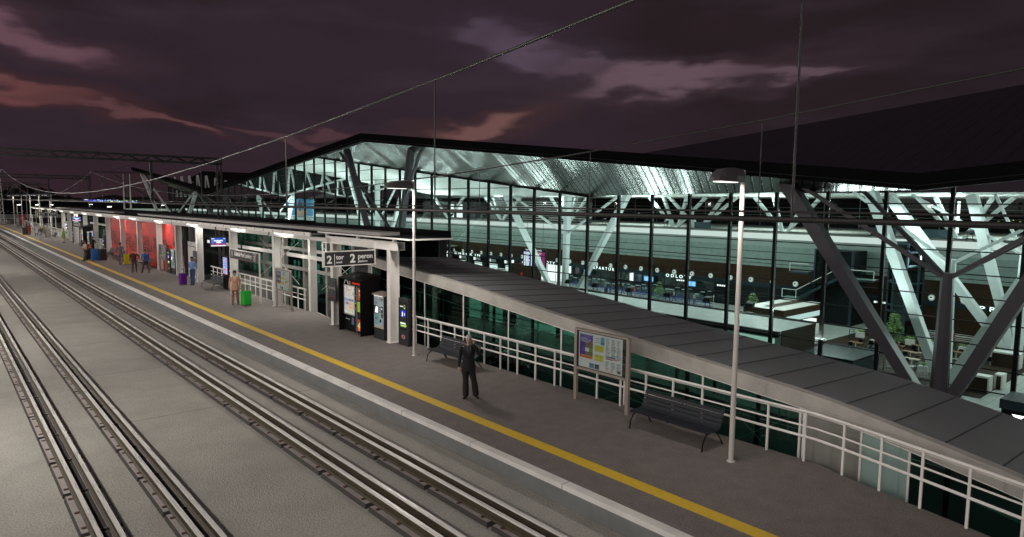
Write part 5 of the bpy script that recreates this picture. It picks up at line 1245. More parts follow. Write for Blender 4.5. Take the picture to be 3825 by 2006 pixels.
text('P', .5, M['ledc'], t, (49.985,9.25,-7.5), U, Z1, bold=.012); b = MB(); b.ext([(49.985,10.45,-7.15),(49.985,9.75,-7.15),(49.985,10.1,-7.5)], (.01,0,0)); b.build('triangle', M['ledc'], t)
t = thing('glass_canopy', 'smoked glass railing beside the curved white balustrade in the hall', 'railing', (85.,24.,-9.6))
b = MB()
for z in (-9.3,-9.1,-8.9,-8.7,-8.45): b.tube([(86.5,28.8,z),(86.2,28.2,z),(86.,27.,z),(85.6,19.,z)], .025, 5)
for y in (27,24,21.3): b.box(85.8,y-.04,-9.6,85.9,y+.04,-8.4)
b.build('tubes', M['white'], t)
wall(22.6, 17., -9.6, -7.1, emat('bright_shop_front', (.8,.95,1), .62), 'lit_doorway', XW-.04, .03)
b = MB()
for y in (22.5,20.7,19.): b.box(XW-.09,y-.05,-9.6,XW-.041,y+.05,-7.1)
b.box(XW-.095,17,-8.1,XW-.091,22.6,-8.0); b.build('doorway_frame', M['mull'], ter)
# indoor trees
def make_tree():
    t = thing('indoor_tree', '', 'tree', world=False)
    MB().tube([(0,0,0),(.03,0,1.2),(0,.03,2.4),(0,0,3.2)], [.06,.05,.035,.012], 7).build('trunk', mat('bark', (.06,.045,.03), .8), t)
    b = MB(); rg = random.Random(21)
    for k in range(17):
        z = .35+.165*k; rr = (1.05*(1-z/3.55)+.10)*rg.uniform(.75,1.15); n_ = int(9+26*rr)
        for j in range(5):
            a0 = rg.uniform(0, 6.28); b.tube([(0,0,z),(rr*math.cos(a0),rr*math.sin(a0),z+.05)], .008, 3)
        for j in range(n_*3):
            a0 = rg.uniform(0, 6.28); r_ = rr*math.sqrt(rg.uniform(.05,1)); c = Vector((r_*math.cos(a0), r_*math.sin(a0), z+rg.uniform(-.12,.12)-.12*r_))
            d = Vector((math.cos(a0)+rg.uniform(-.7,.7), math.sin(a0)+rg.uniform(-.7,.7), rg.uniform(-.7,.4))).normalized(); s_ = d.cross(Vector((rg.uniform(-.6,.6),rg.uniform(-.6,.6),1))).normalized(); l_ = rg.uniform(.07,.13)
            b.c = 0 if rg.random() < .65 else 1; b.poly([c-d*l_,c+s_*l_*.45,c+d*l_,c-s_*l_*.45])
    b.build('crown', [M['leaf'], M['leafd']], t); return t
tr0 = make_tree()
for k, (x, y, s_, lb) in enumerate([(86.5,64.6,1.0,'green indoor tree in the queue area below the word ODLOTY'),(80.5,28.1,1.15,'green indoor tree behind the cafe tables, beside the leaning column'),(80.,44.9,1.25,'green indoor tree just right of the tall near lamp post'),(89.,118.5,1.0,'small green indoor tree at the check-in desks')]):
    o = tr0 if k == 0 else dup(tr0, (0,0,0)); o.location = (x,y,-9.6); o.scale = (s_*1.15,s_*1.15,s_); o.rotation_euler = (0,0,k*1.3); o['label'] = lb; o['group'] = 'indoor trees'

# ------------------------------------------------------------------ people
def lathe_pts(p, q, r0, r1, n=10): return p, q, r0, r1
def make_person(label, loc, face, P, vox=.014, group='people waiting on the platform'):
    """P: dict of colours and pose. Local frame: facing +Y, right hand at +X."""
    H = P.get('h', 1.78); k = H/1.78; fem = P.get('fem', False)
    mb = MB(); segs = []                                   # segments: p, q, r, region
    def limb(pts, region, n=10, flat=1.0):
        for (p, r0), (q, r1) in zip(pts, pts[1:]): segs.append((Vector(p), Vector(q), r0, r1, region))
        P_ = [Vector(p) for p, r_ in pts]; rr = [r_ for p, r_ in pts]
        d0 = (P_[1]-P_[0]).normalized(); d1 = (P_[-1]-P_[-2]).normalized()
        P2 = [P_[0]-d0*rr[0]*.6]+P_+[P_[-1]+d1*rr[-1]*.6]; r2 = [rr[0]*.55]+rr+[rr[-1]*.55]
        mb.tube(P2, r2, n)
    def ring(z, rx, ry, y=0, x=0): return [(x+rx*math.cos(a), y+ry*math.sin(a), z) for a in (2*math.pi*i/16 for i in range(16))]
    sw = .175 if fem else .20; hw = .165 if fem else .155; lean = P.get('lean', 0.)
    L_ = lambda z: lean*max(0, z-.95)
    T_ = [(.80,hw*.82,.095),(.86,hw*.98,.115),(.95,hw,.118),(1.05,hw*.88 if fem else .150,.105),(1.12,.125 if fem else .148,.098),(1.25,.148 if fem else .172,.118),(1.36,.160 if fem else .190,.115),(1.43,.135 if fem else .165,.092),(1.475,.075,.07),(1.51,.052,.055)]
    mb.rings([ring(z, rx, ry, L_(z)) for z, rx, ry in T_])
    if P.get('jacket'): mb.rings([ring(z, rx, ry, L_(z)) for z, rx, ry in ((.76,.185,.135),(.86,.182,.135),(1.0,.172,.128),(1.12,.165,.12))])
    hd = Vector((0, L_(1.6)+.02, 1.645)); turn = R(P.get('turn', 0))
    limb([((0,L_(1.45),1.46),.056),((0,L_(1.55)+.008,1.56),.053)], 'skin')
    mb.ell(hd+Vector((0,.0,.01)), .076, .095, .118, 14, 10); mb.ell(hd+Vector((0,.02,-.06)), .058, .072, .062, 12, 8)
    fd = Vector((math.sin(turn)*-1, math.cos(turn), 0)); sd = Vector((math.cos(turn), math.sin(turn), 0))
    mb.ell(hd+fd*.098+Vector((0,0,-.015)), .014, .018, .024, 8, 6)
    for s in (-1, 1): mb.ell(hd+sd*s*.078+Vector((0,0,-.005)), .014, .02, .03, 8, 6)
    segs.append((hd+Vector((0,0,-.06)), hd+Vector((0,0,.05)), .085, .085, 'skin'))
    hip = .95
    for i, s in ((0, -1), (1, 1)):                          # legs: (forward offset of knee, ankle; side offset of ankle; lift)
        kf, af, sx, lift = P.get('legs', ((.0,.0,.02,0),(.0,.0,.02,0)))[i]
        h_ = (s*.085,0,hip-.04); kn = (s*(.095+sx*.5),kf,.50+lift*.5); an = (s*(.10+sx),af,.085+lift)
        if P.get('dress'):
            limb([(h_,.085),(kn,.056)], 'legs'); limb([(kn,.052),((kn[0]*.5+an[0]*.5,(kn[1]+an[1])/2-.02,.34+lift*.7),.054),(an,.034)], 'legs')
        else:
            wd = P.get('wide', 0.); limb([(h_,.098+wd),((s*.092,kf*.5,.72),.088+wd),(kn,.066+wd)], 'pants'); limb([(kn,.066+wd),((kn[0]*.5+an[0]*.5,(kn[1]+an[1])/2-.015,.32+lift*.7),P.get('flare',.062)),(an,P.get('flare',.058))], 'pants')
        td = P.get('toe', 0.)*s
        limb([((an[0],an[1]-.03,.045+lift),.042),((an[0]+td*.5,an[1]+.07,.04+lift*.9),.043),((an[0]+td,an[1]+.17,.032+lift*.8),.032)], 'shoe')
    if P.get('dress'):
        z0 = P['dress']; rs = [ring(z0, .195, .15), ring((z0+.95)/2, .19, .145), ring(.95, .165, .125), ring(1.08, .13, .1)]; mb.rings(rs)
    for i, s in ((0, -1), (1, 1)):                          # arms: elbow, wrist, hand direction in local coordinates (x outwards)
        el_, wr, hdv = P.get('arms', (((.25,-.02,1.15),(.26,.05,.90),(0,.05,-.1)),)*2)[i]
        sh = Vector((s*sw, L_(1.42), 1.405)); e = Vector((s*el_[0], el_[1]+L_(el_[2]), el_[2])); w_ = Vector((s*wr[0], wr[1]+L_(wr[2]), wr[2]))
        th = .85 if fem else 1.
        limb([(sh,.066*th),(sh*.5+e*.5,.054*th),(e,.046*th)], 'uarm'); limb([(e,.046*th),(e*.55+w_*.45,.043*th),(w_,.031*th)], 'larm')
        hv = Vector((s*hdv[0], hdv[1], hdv[2])).normalized(); side = hv.cross(Vector((0,1,.3))).normalized()
        if side.length < .1: side = Vector((1,0,0))
        nrm = side.cross(hv)
        pc = w_+hv*.055
        limb([(w_,.027),(pc+hv*.02,.033)], 'hand', 8)
        for j, (o_, ln) in enumerate(((-.026,.066),(-.009,.078),(.009,.073),(.026,.058))):
            b0 = pc+hv*.035+side*o_; b1 = b0+hv*ln*.5+nrm*.006; b2 = b1+hv*ln*.35+nrm*.028
            limb([(b0,.0105),(b1,.0095),(b2,.008)], 'hand', 6)
        limb([(w_+hv*.03+side*.02*-s,.013),(w_+hv*.065+side*.048*-s+nrm*.01,.011),(w_+hv*.095+side*.052*-s+nrm*.02,.009)], 'hand', 6)
    me = bpy.data.meshes.new('body'); me.from_pydata([Vector(v_)*k for v_ in mb.v], [], mb.f); me.update()
    ob = bpy.data.objects.new('tmp', me); COL.objects.link(ob)
    rm = ob.modifiers.new('r', 'REMESH'); rm.mode = 'VOXEL'; rm.voxel_size = vox; rm.use_smooth_shade = True
    sm = ob.modifiers.new('s', 'SMOOTH'); sm.iterations = 3 if vox < .012 else 2; sm.factor = .5
    dg = bpy.context.evaluated_depsgraph_get(); dg.update()
    m2 = bpy.data.meshes.new_from_object(ob.evaluated_get(dg)); bpy.data.objects.remove(ob); m2.name = 'person'
    n = len(m2.vertices); cov = np.empty(n*3); m2.vertices.foreach_get('co', cov); cov = cov.reshape(-1, 3)/k
    nf = len(m2.polygons); cen = np.empty(nf*3); m2.polygons.foreach_get('center', cen); cen = cen.reshape(-1, 3)/k
    best = np.full(nf, 1e9); reg = np.zeros(nf, int); RG = ['torso','skin','pants','legs','shoe','uarm','larm','hand']
    zt = cen[:, 2]
    d = np.abs(np.hypot(cen[:, 0]/.17, (cen[:, 1]-L_(1.2))/.118)-1)*.12+np.where((zt > .80) & (zt < 1.50), 0, 1)
    d = np.where((zt > .80) & (zt < 1.49) & (np.hypot(cen[:, 0]/.20, (cen[:, 1])/.15) < 1), -.02, d); best = d.copy()
    for p, q, r0, r1, rgn in segs:
        p_, q_ = np.array(p), np.array(q); v_ = q_-p_; tt = np.clip(((cen-p_)@v_)/max(1e-9, v_@v_), 0, 1)
        dd_ = np.linalg.norm(cen-(p_+tt[:, None]*v_), axis=1)-(r0+(r1-r0)*tt)
        if rgn in ('pants','legs') : dd_ = dd_+.03*(zt > P.get('waist', .98))
        mk = dd_ < best; best[mk] = dd_[mk]; reg[mk] = RG.index(rgn)
    mats_ = []
    def cm(key, c):
        m = mat('cloth_'+key, c, .75 if key not in ('skin','shoe') else .5, noise=.18 if key != 'skin' else .06, scale=9); mats_.append(m); return len(mats_)-1
    i_top = cm('top', P['top']); i_skin = cm('skin', P.get('skin', (.42,.23,.16))); i_pants = cm('pants', P.get('pants', P['top'])); i_shoe = cm('shoe', P.get('shoe', (.015,.012,.01))); i_legs = cm('legs', P.get('legc', P.get('skin', (.42,.23,.16)))); i_shirt = cm('shirt', P.get('shirt', P['top'])); i_dark = cm('feature', (.035,.02,.018)); i_lip = cm('lip', (.30,.11,.09)); i_tie = cm('tie', P.get('tie', P.get('shirt', P['top'])))
    mi = np.full(nf, i_top)
    mi[reg == 1] = i_skin; mi[reg == 2] = i_pants; mi[reg == 3] = i_legs; mi[reg == 4] = i_shoe; mi[reg == 7] = i_skin
    if P.get('short'): mi[reg == 6] = i_skin
    tors = reg == 0; hem = P.get('hem', .93)
    if not P.get('dress'): mi[tors & (zt < hem)] = i_pants
    else: mi[(zt > P['dress']+.004) & (zt < 1.0) & (reg != 7) & (reg != 6) & (reg != 5)] = i_top
    if P.get('jacket'): mi[(zt > .765) & (zt < 1.0) & (reg != 7) & (reg != 6)] = i_top; mi[(reg == 2) & (zt < .765)] = i_pants
    if P.get('shirt'):
        w2 = np.clip((zt-1.18)*.28, 0, .06); vmk = tors & (cen[:, 1] > .03) & (np.abs(cen[:, 0]) < w2) & (zt > 1.18); mi[vmk] = i_shirt
        mi[vmk & (np.abs(cen[:, 0]) < .018)] = i_tie
    if P.get('belt'): mi[(zt > hem-.02) & (zt < hem+.02) & ((reg == 0) | (reg == 2))] = i_dark
    loc3 = cen-np.array(hd); fx_ = loc3@np.array(sd); fy_ = loc3@np.array(fd); fz_ = loc3[:, 2]; fr = (fy_ > .055) & (zt > 1.5)
    for s in (-1, 1):
        mi[fr & (np.hypot((fx_-s*.033)/.016, (fz_-.012)/.009) < 1)] = i_dark; mi[fr & (np.abs(fx_-s*.034) < .020) & (np.abs(fz_-.036) < .006)] = i_dark
    mi[fr & (np.abs(fx_) < .026) & (np.abs(fz_+.062) < .007)] = i_lip
    if P.get('beard'): mi[(reg == 1) & (fz_ < -.035) & (fy_ > .0) & (fz_ > -.12) & ~(fr & (np.abs(fx_) < .024) & (np.abs(fz_+.062) < .006))] = i_dark
    m2.materials.clear()
    for m in mats_: m2.materials.append(m)
    m2.polygons.foreach_set('material_index', mi.astype(np.int32)); m2.polygons.foreach_set('use_smooth', [True]*nf); m2.update()
    o = bpy.data.objects.new('person', m2); COL.objects.link(o); o.location = loc; o.rotation_euler = (0,0,math.atan2(-face[0], face[1])); ORG[o.name] = Vector((0,0,0))
    tag(o, label, 'person', group)
    if P.get('hair'):
        hm = MB(); hl = P.get('hairlen', .0); cx = hd+Vector((0,0,.02))
        rs = []
        for z, r_ in ((-.02,.99),(.02,1.03),(.06,1.0),(.095,.78),(.118,.45),(.126,.1)):
            rg_ = []
            for i in range(18):
                a = 2*math.pi*i/18; dx_, dy_ = math.cos(a), math.sin(a); front = max(0, dx_*fd.x+dy_*fd.y)
                zz = z+ (.055*front**2 if z < .03 else 0)
                rr = 1.+.05*(1-front)
                rg_.append(cx+Vector((.082*r_*rr*dx_, .100*r_*rr*dy_, zz)))
            rs.append(rg_)
        hm.rings(rs)
        hm.ell(hd-fd*.03+Vector((0,0,-.03-hl*.3)), .075, .070, .075+hl*.45, 12, 8)
        if hl > .1: hm.ell(hd-fd*.045+Vector((0,0,-.06-hl*.45)), .088, .05, .06+hl*.5, 12, 8)
        hm.v = [tuple(Vector(v_)*k) for v_ in hm.v]
        ho = hm.build('hair', mat('hair', P['hair'], .6, noise=.3, scale=20), o, smooth=True)
    if P.get('phone'):
        pm = MB(); x, y, z = P['phone']; pm.box(x-.008,y-.02,z-.065,x+.008,y+.05,z+.065); pm.v = [tuple(Vector(v_)*k) for v_ in pm.v]
        c_, s_2 = math.cos(o.rotation_euler.z), math.sin(o.rotation_euler.z)
        ph = pm.build('mobile_phone', M['black'], None, org=(0,0,0)); ph.location = loc; ph.rotation_euler = o.rotation_euler; tag(ph, 'black phone held to the ear of the man in the black suit', 'phone')
    return o
DN = ((.25,-.02,1.14),(.27,.04,.89),(0,.25,-1)); HIP = ((.36,-.10,1.17),(.21,.04,1.0),(-.7,.3,-.5)); HOLD = ((.25,-.04,1.14),(.30,.0,.90),(0,.1,-1)); FWD = ((.25,.08,1.15),(.22,.26,1.05),(-.3,.8,.1)); SWB = ((.24,-.14,1.17),(.26,-.16,.92),(0,-.1,-1)); SWF = ((.24,.08,1.16),(.25,.26,.96),(0,.4,-1)); BACK = ((.26,-.10,1.14),(.16,-.16,.95),(-.7,-.1,-.4))
PHONE = ((.30,.10,1.22),(.125,.13,1.53),(-.1,.15,1))
ST = ((.01,.0,.03,0),(.0,.0,.03,0)); WALK = ((.14,.22,0,0),(-.02,-.28,0,.05)); STRIDE = ((.10,.20,.05,0),(-.04,-.16,.05,0))
SK = (.40,.22,.15); DK = (.013,.013,.014)
cam2 = lambda x, y: (-x, -y)
make_person('grey haired man in a black suit holding a phone to his ear', (11.29,14.93,0), cam2(11.29,14.93), dict(top=(.0035,.0035,.004), pants=(.0035,.0035,.004), jacket=1, shirt=(.07,.065,.065), tie=DK, skin=(.46,.27,.22), hair=(.50,.45,.45), arms=(PHONE,DN), legs=((.02,.02,.10,0),(.0,.04,-.02,0)), toe=.06, flare=.092, wide=.014, h=1.81, phone=(-.105,.12,1.585), lean=.01), vox=.0085)
make_person('man in a tan suit holding the handle of a bright green suitcase', (11.98,36.45,0), cam2(12,36), dict(top=(.50,.26,.17), pants=(.24,.11,.065), jacket=1, shirt=(.62,.50,.38), tie=(.55,.45,.12), skin=(.34,.20,.14), hair=(.015,.012,.012), arms=(HOLD,DN), legs=ST, shoe=(.06,.02,.012), h=1.82), vox=.010)
make_person('man in a light blue shirt and dark blue jeans, hands behind his back', (12.62,46.5,0), (-.75,-.66), dict(top=(.16,.26,.50), pants=(.016,.05,.14), shirt=(.2,.3,.55), belt=1, hem=1.0, skin=SK, hair=(.02,.015,.013), beard=1, arms=(BACK,BACK), legs=((.03,.05,0,0),(-.02,-.04,0,0)), h=1.86), vox=.011)
make_person('man in a blue sweater with a white emblem, striding away from a bench', (12.0,56.3,0), (-.35,.94), dict(top=(.04,.13,.40), pants=(.05,.035,.028), hem=.92, skin=SK, hair=DK, turn=60, arms=(HIP,DN), legs=STRIDE, h=1.80), vox=.012)
make_person('man in a maroon sweater with one hand on his hip', (11.28,56.55,0), cam2(11,56), dict(top=(.055,.016,.014), pants=(.055,.042,.035), hem=.92, skin=(.48,.28,.21), hair=(.06,.03,.02), shoe=(.10,.015,.012), arms=(HIP,DN), legs=ST, h=1.80), vox=.012)
make_person('man in a mauve grey suit walking away with a yellow suitcase', (11.83,64.4,0), (.35,.94), dict(top=(.20,.16,.185), pants=(.17,.125,.15), jacket=1, skin=SK, hair=(.02,.015,.018), arms=(SWB,HOLD), legs=((.12,.26,0,0),(-.02,-.30,0,.06)), h=1.92), vox=.013)
make_person('bearded man in a pale T-shirt wearing a brown shoulder bag', (10.2,70.35,0), (-.96,-.28), dict(top=(.52,.38,.36), pants=(.028,.028,.026), short=1, hem=1.0, skin=(.40,.23,.14), hair=(.025,.018,.014), beard=1, arms=(FWD,FWD), legs=STRIDE, flare=.08, h=1.84), vox=.013)
make_person('man in a black jacket standing behind the row of suitcases', (11.9,77.6,0), (-.80,.6), dict(top=(.018,.019,.02), pants=(.02,.02,.022), skin=(.30,.17,.12), hair=DK, arms=(HIP,HIP), legs=STRIDE, h=1.84), vox=.014)
make_person('woman in a green dress standing by the shelter column', (12.4,100.9,0), (-.65,.75), dict(fem=1, top=(.17,.26,.06), dress=.52, skin=(.48,.30,.2), hair=(.20,.09,.05), hairlen=.22, arms=(DN,HIP), legs=ST, h=1.80), vox=.015)
make_person('woman in an olive dress with one hand on her hip, grey suitcase beside her', (11.85,115.6,0), (.3,-.95), dict(fem=1, top=(.14,.13,.06), dress=.60, skin=(.40,.25,.17), hair=(.03,.022,.018), hairlen=.08, arms=(HIP,DN), legs=ST, h=1.80), vox=.016)
make_person('ginger haired woman in a dark denim jacket and pale jeans walking away', (10.97,110.5,0), (.1,1), dict(fem=1, top=(.045,.05,.06), pants=(.22,.29,.36), hem=1.02, skin=SK, hair=(.42,.17,.05), hairlen=.35, arms=(DN,SWB), legs=WALK, h=1.80), vox=.015)
make_person('woman in a pale mauve dress with dark hair', (11.3,118.7,0), cam2(11,118), dict(fem=1, top=(.33,.30,.36), dress=.55, skin=SK, legc=(.05,.04,.04), hair=(.03,.02,.02), hairlen=.12, arms=(DN,HIP), legs=ST, h=1.80), vox=.016)
make_person('woman in a red dress facing away, black suitcase beside her', (11.0,124.4,0), (.2,1), dict(fem=1, top=(.24,.018,.02), dress=.55, skin=(.30,.15,.1), hair=(.02,.012,.01), hairlen=.1, arms=(DN,HIP), legs=ST, h=1.80), vox=.016)
make_person('blond person in navy clothes standing far along the platform', (12.25,142.5,0), (-.9,-.3), dict(top=(.025,.03,.06), pants=(.025,.028,.045), skin=SK, hair=(.55,.42,.25), arms=(FWD,DN), legs=ST, h=1.80), vox=.018)
HP = 'people in the terminal hall'
make_person('person in a white shirt and black trousers walking through the hall', (87.9,62.8,-9.6), (-.2,1), dict(top=(.55,.5,.52), pants=DK, short=1, skin=SK, hair=DK, arms=(SWB,SWF), legs=WALK), vox=.028, group=HP)
make_person('woman in a pale pink top with a child in the hall', (87.8,59.,-9.6), (.2,1), dict(fem=1, top=(.45,.30,.28), pants=(.05,.05,.06), hair=DK, arms=(DN,DN), legs=ST), vox=.028, group=HP)
make_person('child in a dark brown top beside the woman in pink', (87.6,59.7,-9.6), (.1,1), dict(top=(.05,.03,.028), pants=(.12,.1,.09), hair=(.05,.03,.02), arms=(DN,DN), legs=ST, h=1.35), vox=.026, group=HP)
make_person('woman in an orange dress in the queue', (88.4,71.,-9.6), (.3,1), dict(fem=1, top=(.40,.10,.05), dress=.55, hair=DK, hairlen=.15, arms=(DN,DN), legs=ST), vox=.028, group=HP)
make_person('girl in a dark top and blue shorts left of the indoor tree', (88.1,67.2,-9.6), (0,1), dict(fem=1, top=(.03,.03,.045), pants=(.03,.05,.15), hair=DK, hairlen=.3, arms=(DN,DN), legs=ST), vox=.028, group=HP)
make_person('man in a grey T-shirt beside a dark suitcase in the queue', (87.7,76.9,-9.6), (.2,1), dict(top=(.25,.25,.26), pants=(.03,.04,.07), short=1, hair=(.4,.3,.18), arms=(DN,DN), legs=ST), vox=.028, group=HP)
make_person('man in dark clothes in the queue', (87.5,75.6,-9.6), (.2,1), dict(top=(.03,.035,.04), pants=(.04,.045,.055), hair=DK, arms=(DN,DN), legs=ST), vox=.028, group=HP)
make_person('blond woman in black walking in the queue', (87.8,73.1,-9.6), (-.3,1), dict(fem=1, top=DK, pants=DK, hair=(.5,.36,.2), hairlen=.2, arms=(SWF,SWB), legs=WALK), vox=.028, group=HP)
make_person('woman in a crimson dress beside the planter screens', (84.2,23.4,-9.6), (.3,1), dict(fem=1, top=(.42,.015,.06), dress=.75, hair=(.5,.3,.2), hairlen=.1, arms=(DN,DN), legs=ST), vox=.026, group=HP)
make_person('man in an olive green sweater near the bright doorway', (86.,19.7,-9.6), (.5,1), dict(top=(.10,.14,.02), pants=(.02,.02,.03), hair=(.1,.05,.03), arms=(DN,DN), legs=ST), vox=.026, group=HP)
def sitting(label, loc, face, top, pants, hair):
    return make_person(label, loc, face, dict(top=top, pants=pants, hair=hair, arms=(FWD,FWD), legs=((.42,.40,0,-.0),(.42,.40,0,-.0)), h=1.76), vox=.026, group='seated people in the cafe')
sitting('person in white seated at a cafe table left of the leaning columns', (75.9,28.6,-10.05), (.5,.8), (.62,.62,.62), (.6,.6,.62), DK)
sitting('person in a brown top seated beside the round sofa', (74.9,25.6,-10.05), (-.7,-.7), (.20,.06,.03), (.02,.02,.03), (.4,.25,.12))
sitting('bald person in grey seated behind the near counter', (66.6,17.3,-10.0), (.8,.2), (.4,.4,.4), (.05,.05,.06), (.45,.3,.2))
for k, (x, y, lb) in enumerate([(49.2,115.,'dark silhouetted person on the street seen through the shelter'),(47.,33.,'dark silhouetted person on the street seen through the ramp glass, left one'),(47.2,29.5,'dark silhouetted person on the street seen through the ramp glass, right one'),(49.,44.5,'dark silhouetted person on the street left of the ramp pillar')]):
    make_person(lb, (x,y,-9.69), (0,1), dict(top=(.03,.03,.035), pants=(.02,.02,.025), hair=DK, arms=(HIP,DN), legs=ST), vox=.03, group='people on the street')

# ------------------------------------------------------------------ luggage
def suitcase(label, loc, rz, colr, w_=.46, d=.28, h=.70, handle=True, hcol=None, group='suitcases', base=0.):
    t = thing('suitcase', label, 'suitcase', (loc[0],loc[1],base), group, rz, world=False)
    m = mat('suitcase_shell', colr, .35, coat=.4, noise=.05, scale=6); hm = mat('suitcase_handle', hcol, .4) if hcol else M['dark']
    MB().box(-w_/2,-d/2,.06,w_/2,d/2,.06+h).build('shell', m, t, bevel=.045)
    b = MB(); n_ = 9
    for i in range(n_):
        x = -w_*.42+w_*.84*i/(n_-1)
        for s in (-1,1): b.box(x-.010,s*(d/2)-.004,.12,x+.010,s*(d/2)+.007,h)
    b.build('ribs', m, t)
    b = MB(); b.box(-w_/2-.004,-.006,.055,w_/2+.004,.006,.066+h); b.build('zip_seam', M['rubber'], t)
    for sx in (-1,1):
        for sy in (-1,1): MB().tube([(sx*w_*.38-.012,sy*d*.32,.032),(sx*w_*.38+.012,sy*d*.32,.032)], .031, 10).build('wheel', M['rubber'], t); 
    if handle:
        for s in (-1,1): MB().tube([(s*w_*.22,-d*.3,h+.055),(s*w_*.22,-d*.3,h+.31)], .010, 6).build('handle_tube', M['lampgrey'], t)
        MB().box(-w_*.26,-d*.3-.018,h+.3105,w_*.26,-d*.3+.018,h+.345).build('handle', hm, t, bevel=.006)
    MB().box(-.09,-.015,h+.061,.09,.015,h+.085).build('carry_handle', hm, t)
    return t
suitcase('bright green suitcase held by the man in the tan suit', (12.26,35.62), R(18), (.0,.42,.02), .48, .30, .74, True, (.01,.45,.04))
suitcase('purple suitcase with raised handle beside the man in the light blue shirt', (12.12,46.85), R(15), (.13,.006,.24), .42, .28, .72, True, (.05,.03,.12))
suitcase('yellow suitcase pulled by the man in the mauve suit', (12.30,64.3), R(12), (.58,.56,.02), .46, .26, .86, True)
suitcase('blue suitcase in the row beside the man with the brown bag', (10.86,69.85), R(10), (.01,.13,.42), .62, .36, 1.02, False)
suitcase('black suitcase in the row, right of the blue one', (11.40,69.65), R(10), (.012,.012,.013), .60, .36, 1.02, False)
suitcase('dark brown suitcase behind the legs of the man with the brown bag', (10.62,71.2), R(10), (.05,.018,.010), .50, .32, .98, False)
suitcase('orange suitcase behind the blue one', (11.35,76.4), R(8), (.36,.09,.015), .42, .30, 1.05, True)
suitcase('pale grey suitcase beside the woman in olive', (12.3,115.4), 0, (.22,.21,.18), .60, .4, 1.25, False)
suitcase('black suitcase beside the woman in red', (10.65,125.2), 0, (.012,.012,.012), .95, .45, 1.1, False)
suitcase('lime suitcase in the hall queue', (88.0,71.6), 0, (.42,.46,.02), .5, .3, .85, False, None, 'suitcases in the hall', -9.6); suitcase('light blue suitcase in the hall queue', (87.9,74.4), 0, (.03,.25,.42), .45, .3, .75, False, None, 'suitcases in the hall', -9.6); suitcase('dark suitcase beside the man in the grey T-shirt', (87.4,76.5), 0, (.03,.03,.05), .6, .35, .8, False, None, 'suitcases in the hall', -9.6)
b = MB(); b.ell((10.42,70.62,1.18), .12, .15, .26, 12, 8); tag(b.build('shoulder_bag', mat('brown_bag', (.16,.075,.035), .7, noise=.2, scale=6), smooth=True, org=(10.42,70.62,.92)), 'brown bag hanging on the back of the man in the pale T-shirt', 'bag')

# ------------------------------------------------------------------ cars, car park and night background
def car(label, loc, rz, colr, group=None):
    t = thing('parked_car', label, 'car', loc, group, rz, world=False); m = mat('car_paint', colr, .25, coat=.8)
    S = [(-2.1,.62,.30,.62),(-2.0,.80,.26,.84),(-1.3,.86,.24,.93),(.9,.87,.24,.93),(1.8,.82,.26,.78),(2.15,.62,.32,.62)]
    MB().rings([[(x,-w_,z0),(x,w_,z0),(x,w_*1.0,z0+(z1-z0)*.55),(x,w_*.9,z1),(x,-w_*.9,z1),(x,-w_*1.0,z0+(z1-z0)*.55)] for x, w_, z0, z1 in S]).build('body', m, t)
    MB().rings([[(x,-w_,.915),(x,w_,.915),(x,w_*.8,z),(x,-w_*.8,z)] for x, w_, z in ((-1.75,.74,.93),(-1.0,.76,1.40),(.2,.76,1.45),(1.15,.74,.93))]).build('window', M['blackglass'], t)
    MB().box(-.95,-.58,1.405,.25,.58,1.47).build('roof', m, t)
    for x in (-1.3,1.35):
        for s in (-1,1): wo = MB().tube([(x,s*.70,.32),(x,s*.88,.32)], .32, 14).build('wheel', M['rubber'], t); MB().tube([(x,s*.881,.32),(x,s*.89,.32)], .2, 10).build('rim', M['grey'], wo)
    for s in (-1,1): MB().box(2.0,s*.55-.15,.58,2.13,s*.55+.15,.70).build('headlight', M['panelp'], t); MB().box(-2.12,s*.6-.12,.62,-2.02,s*.6+.12,.74).build('tail_light', M['red'], t)
    return t
car('pale car parked on the street, seen through the shelter', (44.,94.,-9.69), R(90), (.20,.22,.22)); car('dark car on the street behind the ramp glass', (35.,26.5,-9.69), R(90), (.03,.035,.04)); car('black car farther along the street behind the ramp glass', (40.,47.,-9.69), R(90), (.02,.02,.022))
cpk = MB(); cpk.box(14.9,126.,-4.5,95,380,-4.3); struct(cpk, 'car_park', mat('lit_car_park', (.20,.21,.17), .85, noise=.15, scale=.3))
car('white car at the far left car park', (32.2,300.,-4.3), R(85), (.62,.64,.66)); car('dark van shaped car beside the far white car', (35.5,288.,-4.3), R(85), (.03,.03,.03)); car('grey car in the car park behind the far railing', (28.5,252.,-4.3), R(80), (.12,.12,.13))
M['pole'] = M['grey']
pk0 = None
for k, (x, y) in enumerate([(17.0,220.),(21.2,222.),(24.6,224.),(30.,175.),(38.,250.),(54.,230.)]):
    if pk0 is None:
        t = thing('car_park_lamp', '', 'street lamp', world=False); MB().tube([(0,0,0),(0,0,8.3)], [.09,.06], 8).build('pole', M['grey'], t); MB().box(-.1,-.2,8.2,.8,.2,8.35).build('lamp_head', M['dark'], t); MB().box(.1,-.3,8.12,.8,.3,8.199).build('lens', emat('car_park_lens', (1,1,.95), 9), t); o = pk0 = t
    else: o = dup(pk0, (0,0,0))
    o.location = (x,y,-4.3); o['label'] = ['first lit car park lamp from the left, beyond the railing','second lit car park lamp from the left','third lit car park lamp from the left','car park lamp close behind the shelter roof','far car park lamp behind the gantry','far car park lamp beside the terminal end'][k]; o['group'] = 'car park lamps'
    ll = light('AREA', 'lamp_light', (.5,0,8.05), 500, (.95,1,.85), .4, target=(.5,0,0)); ll.parent = o
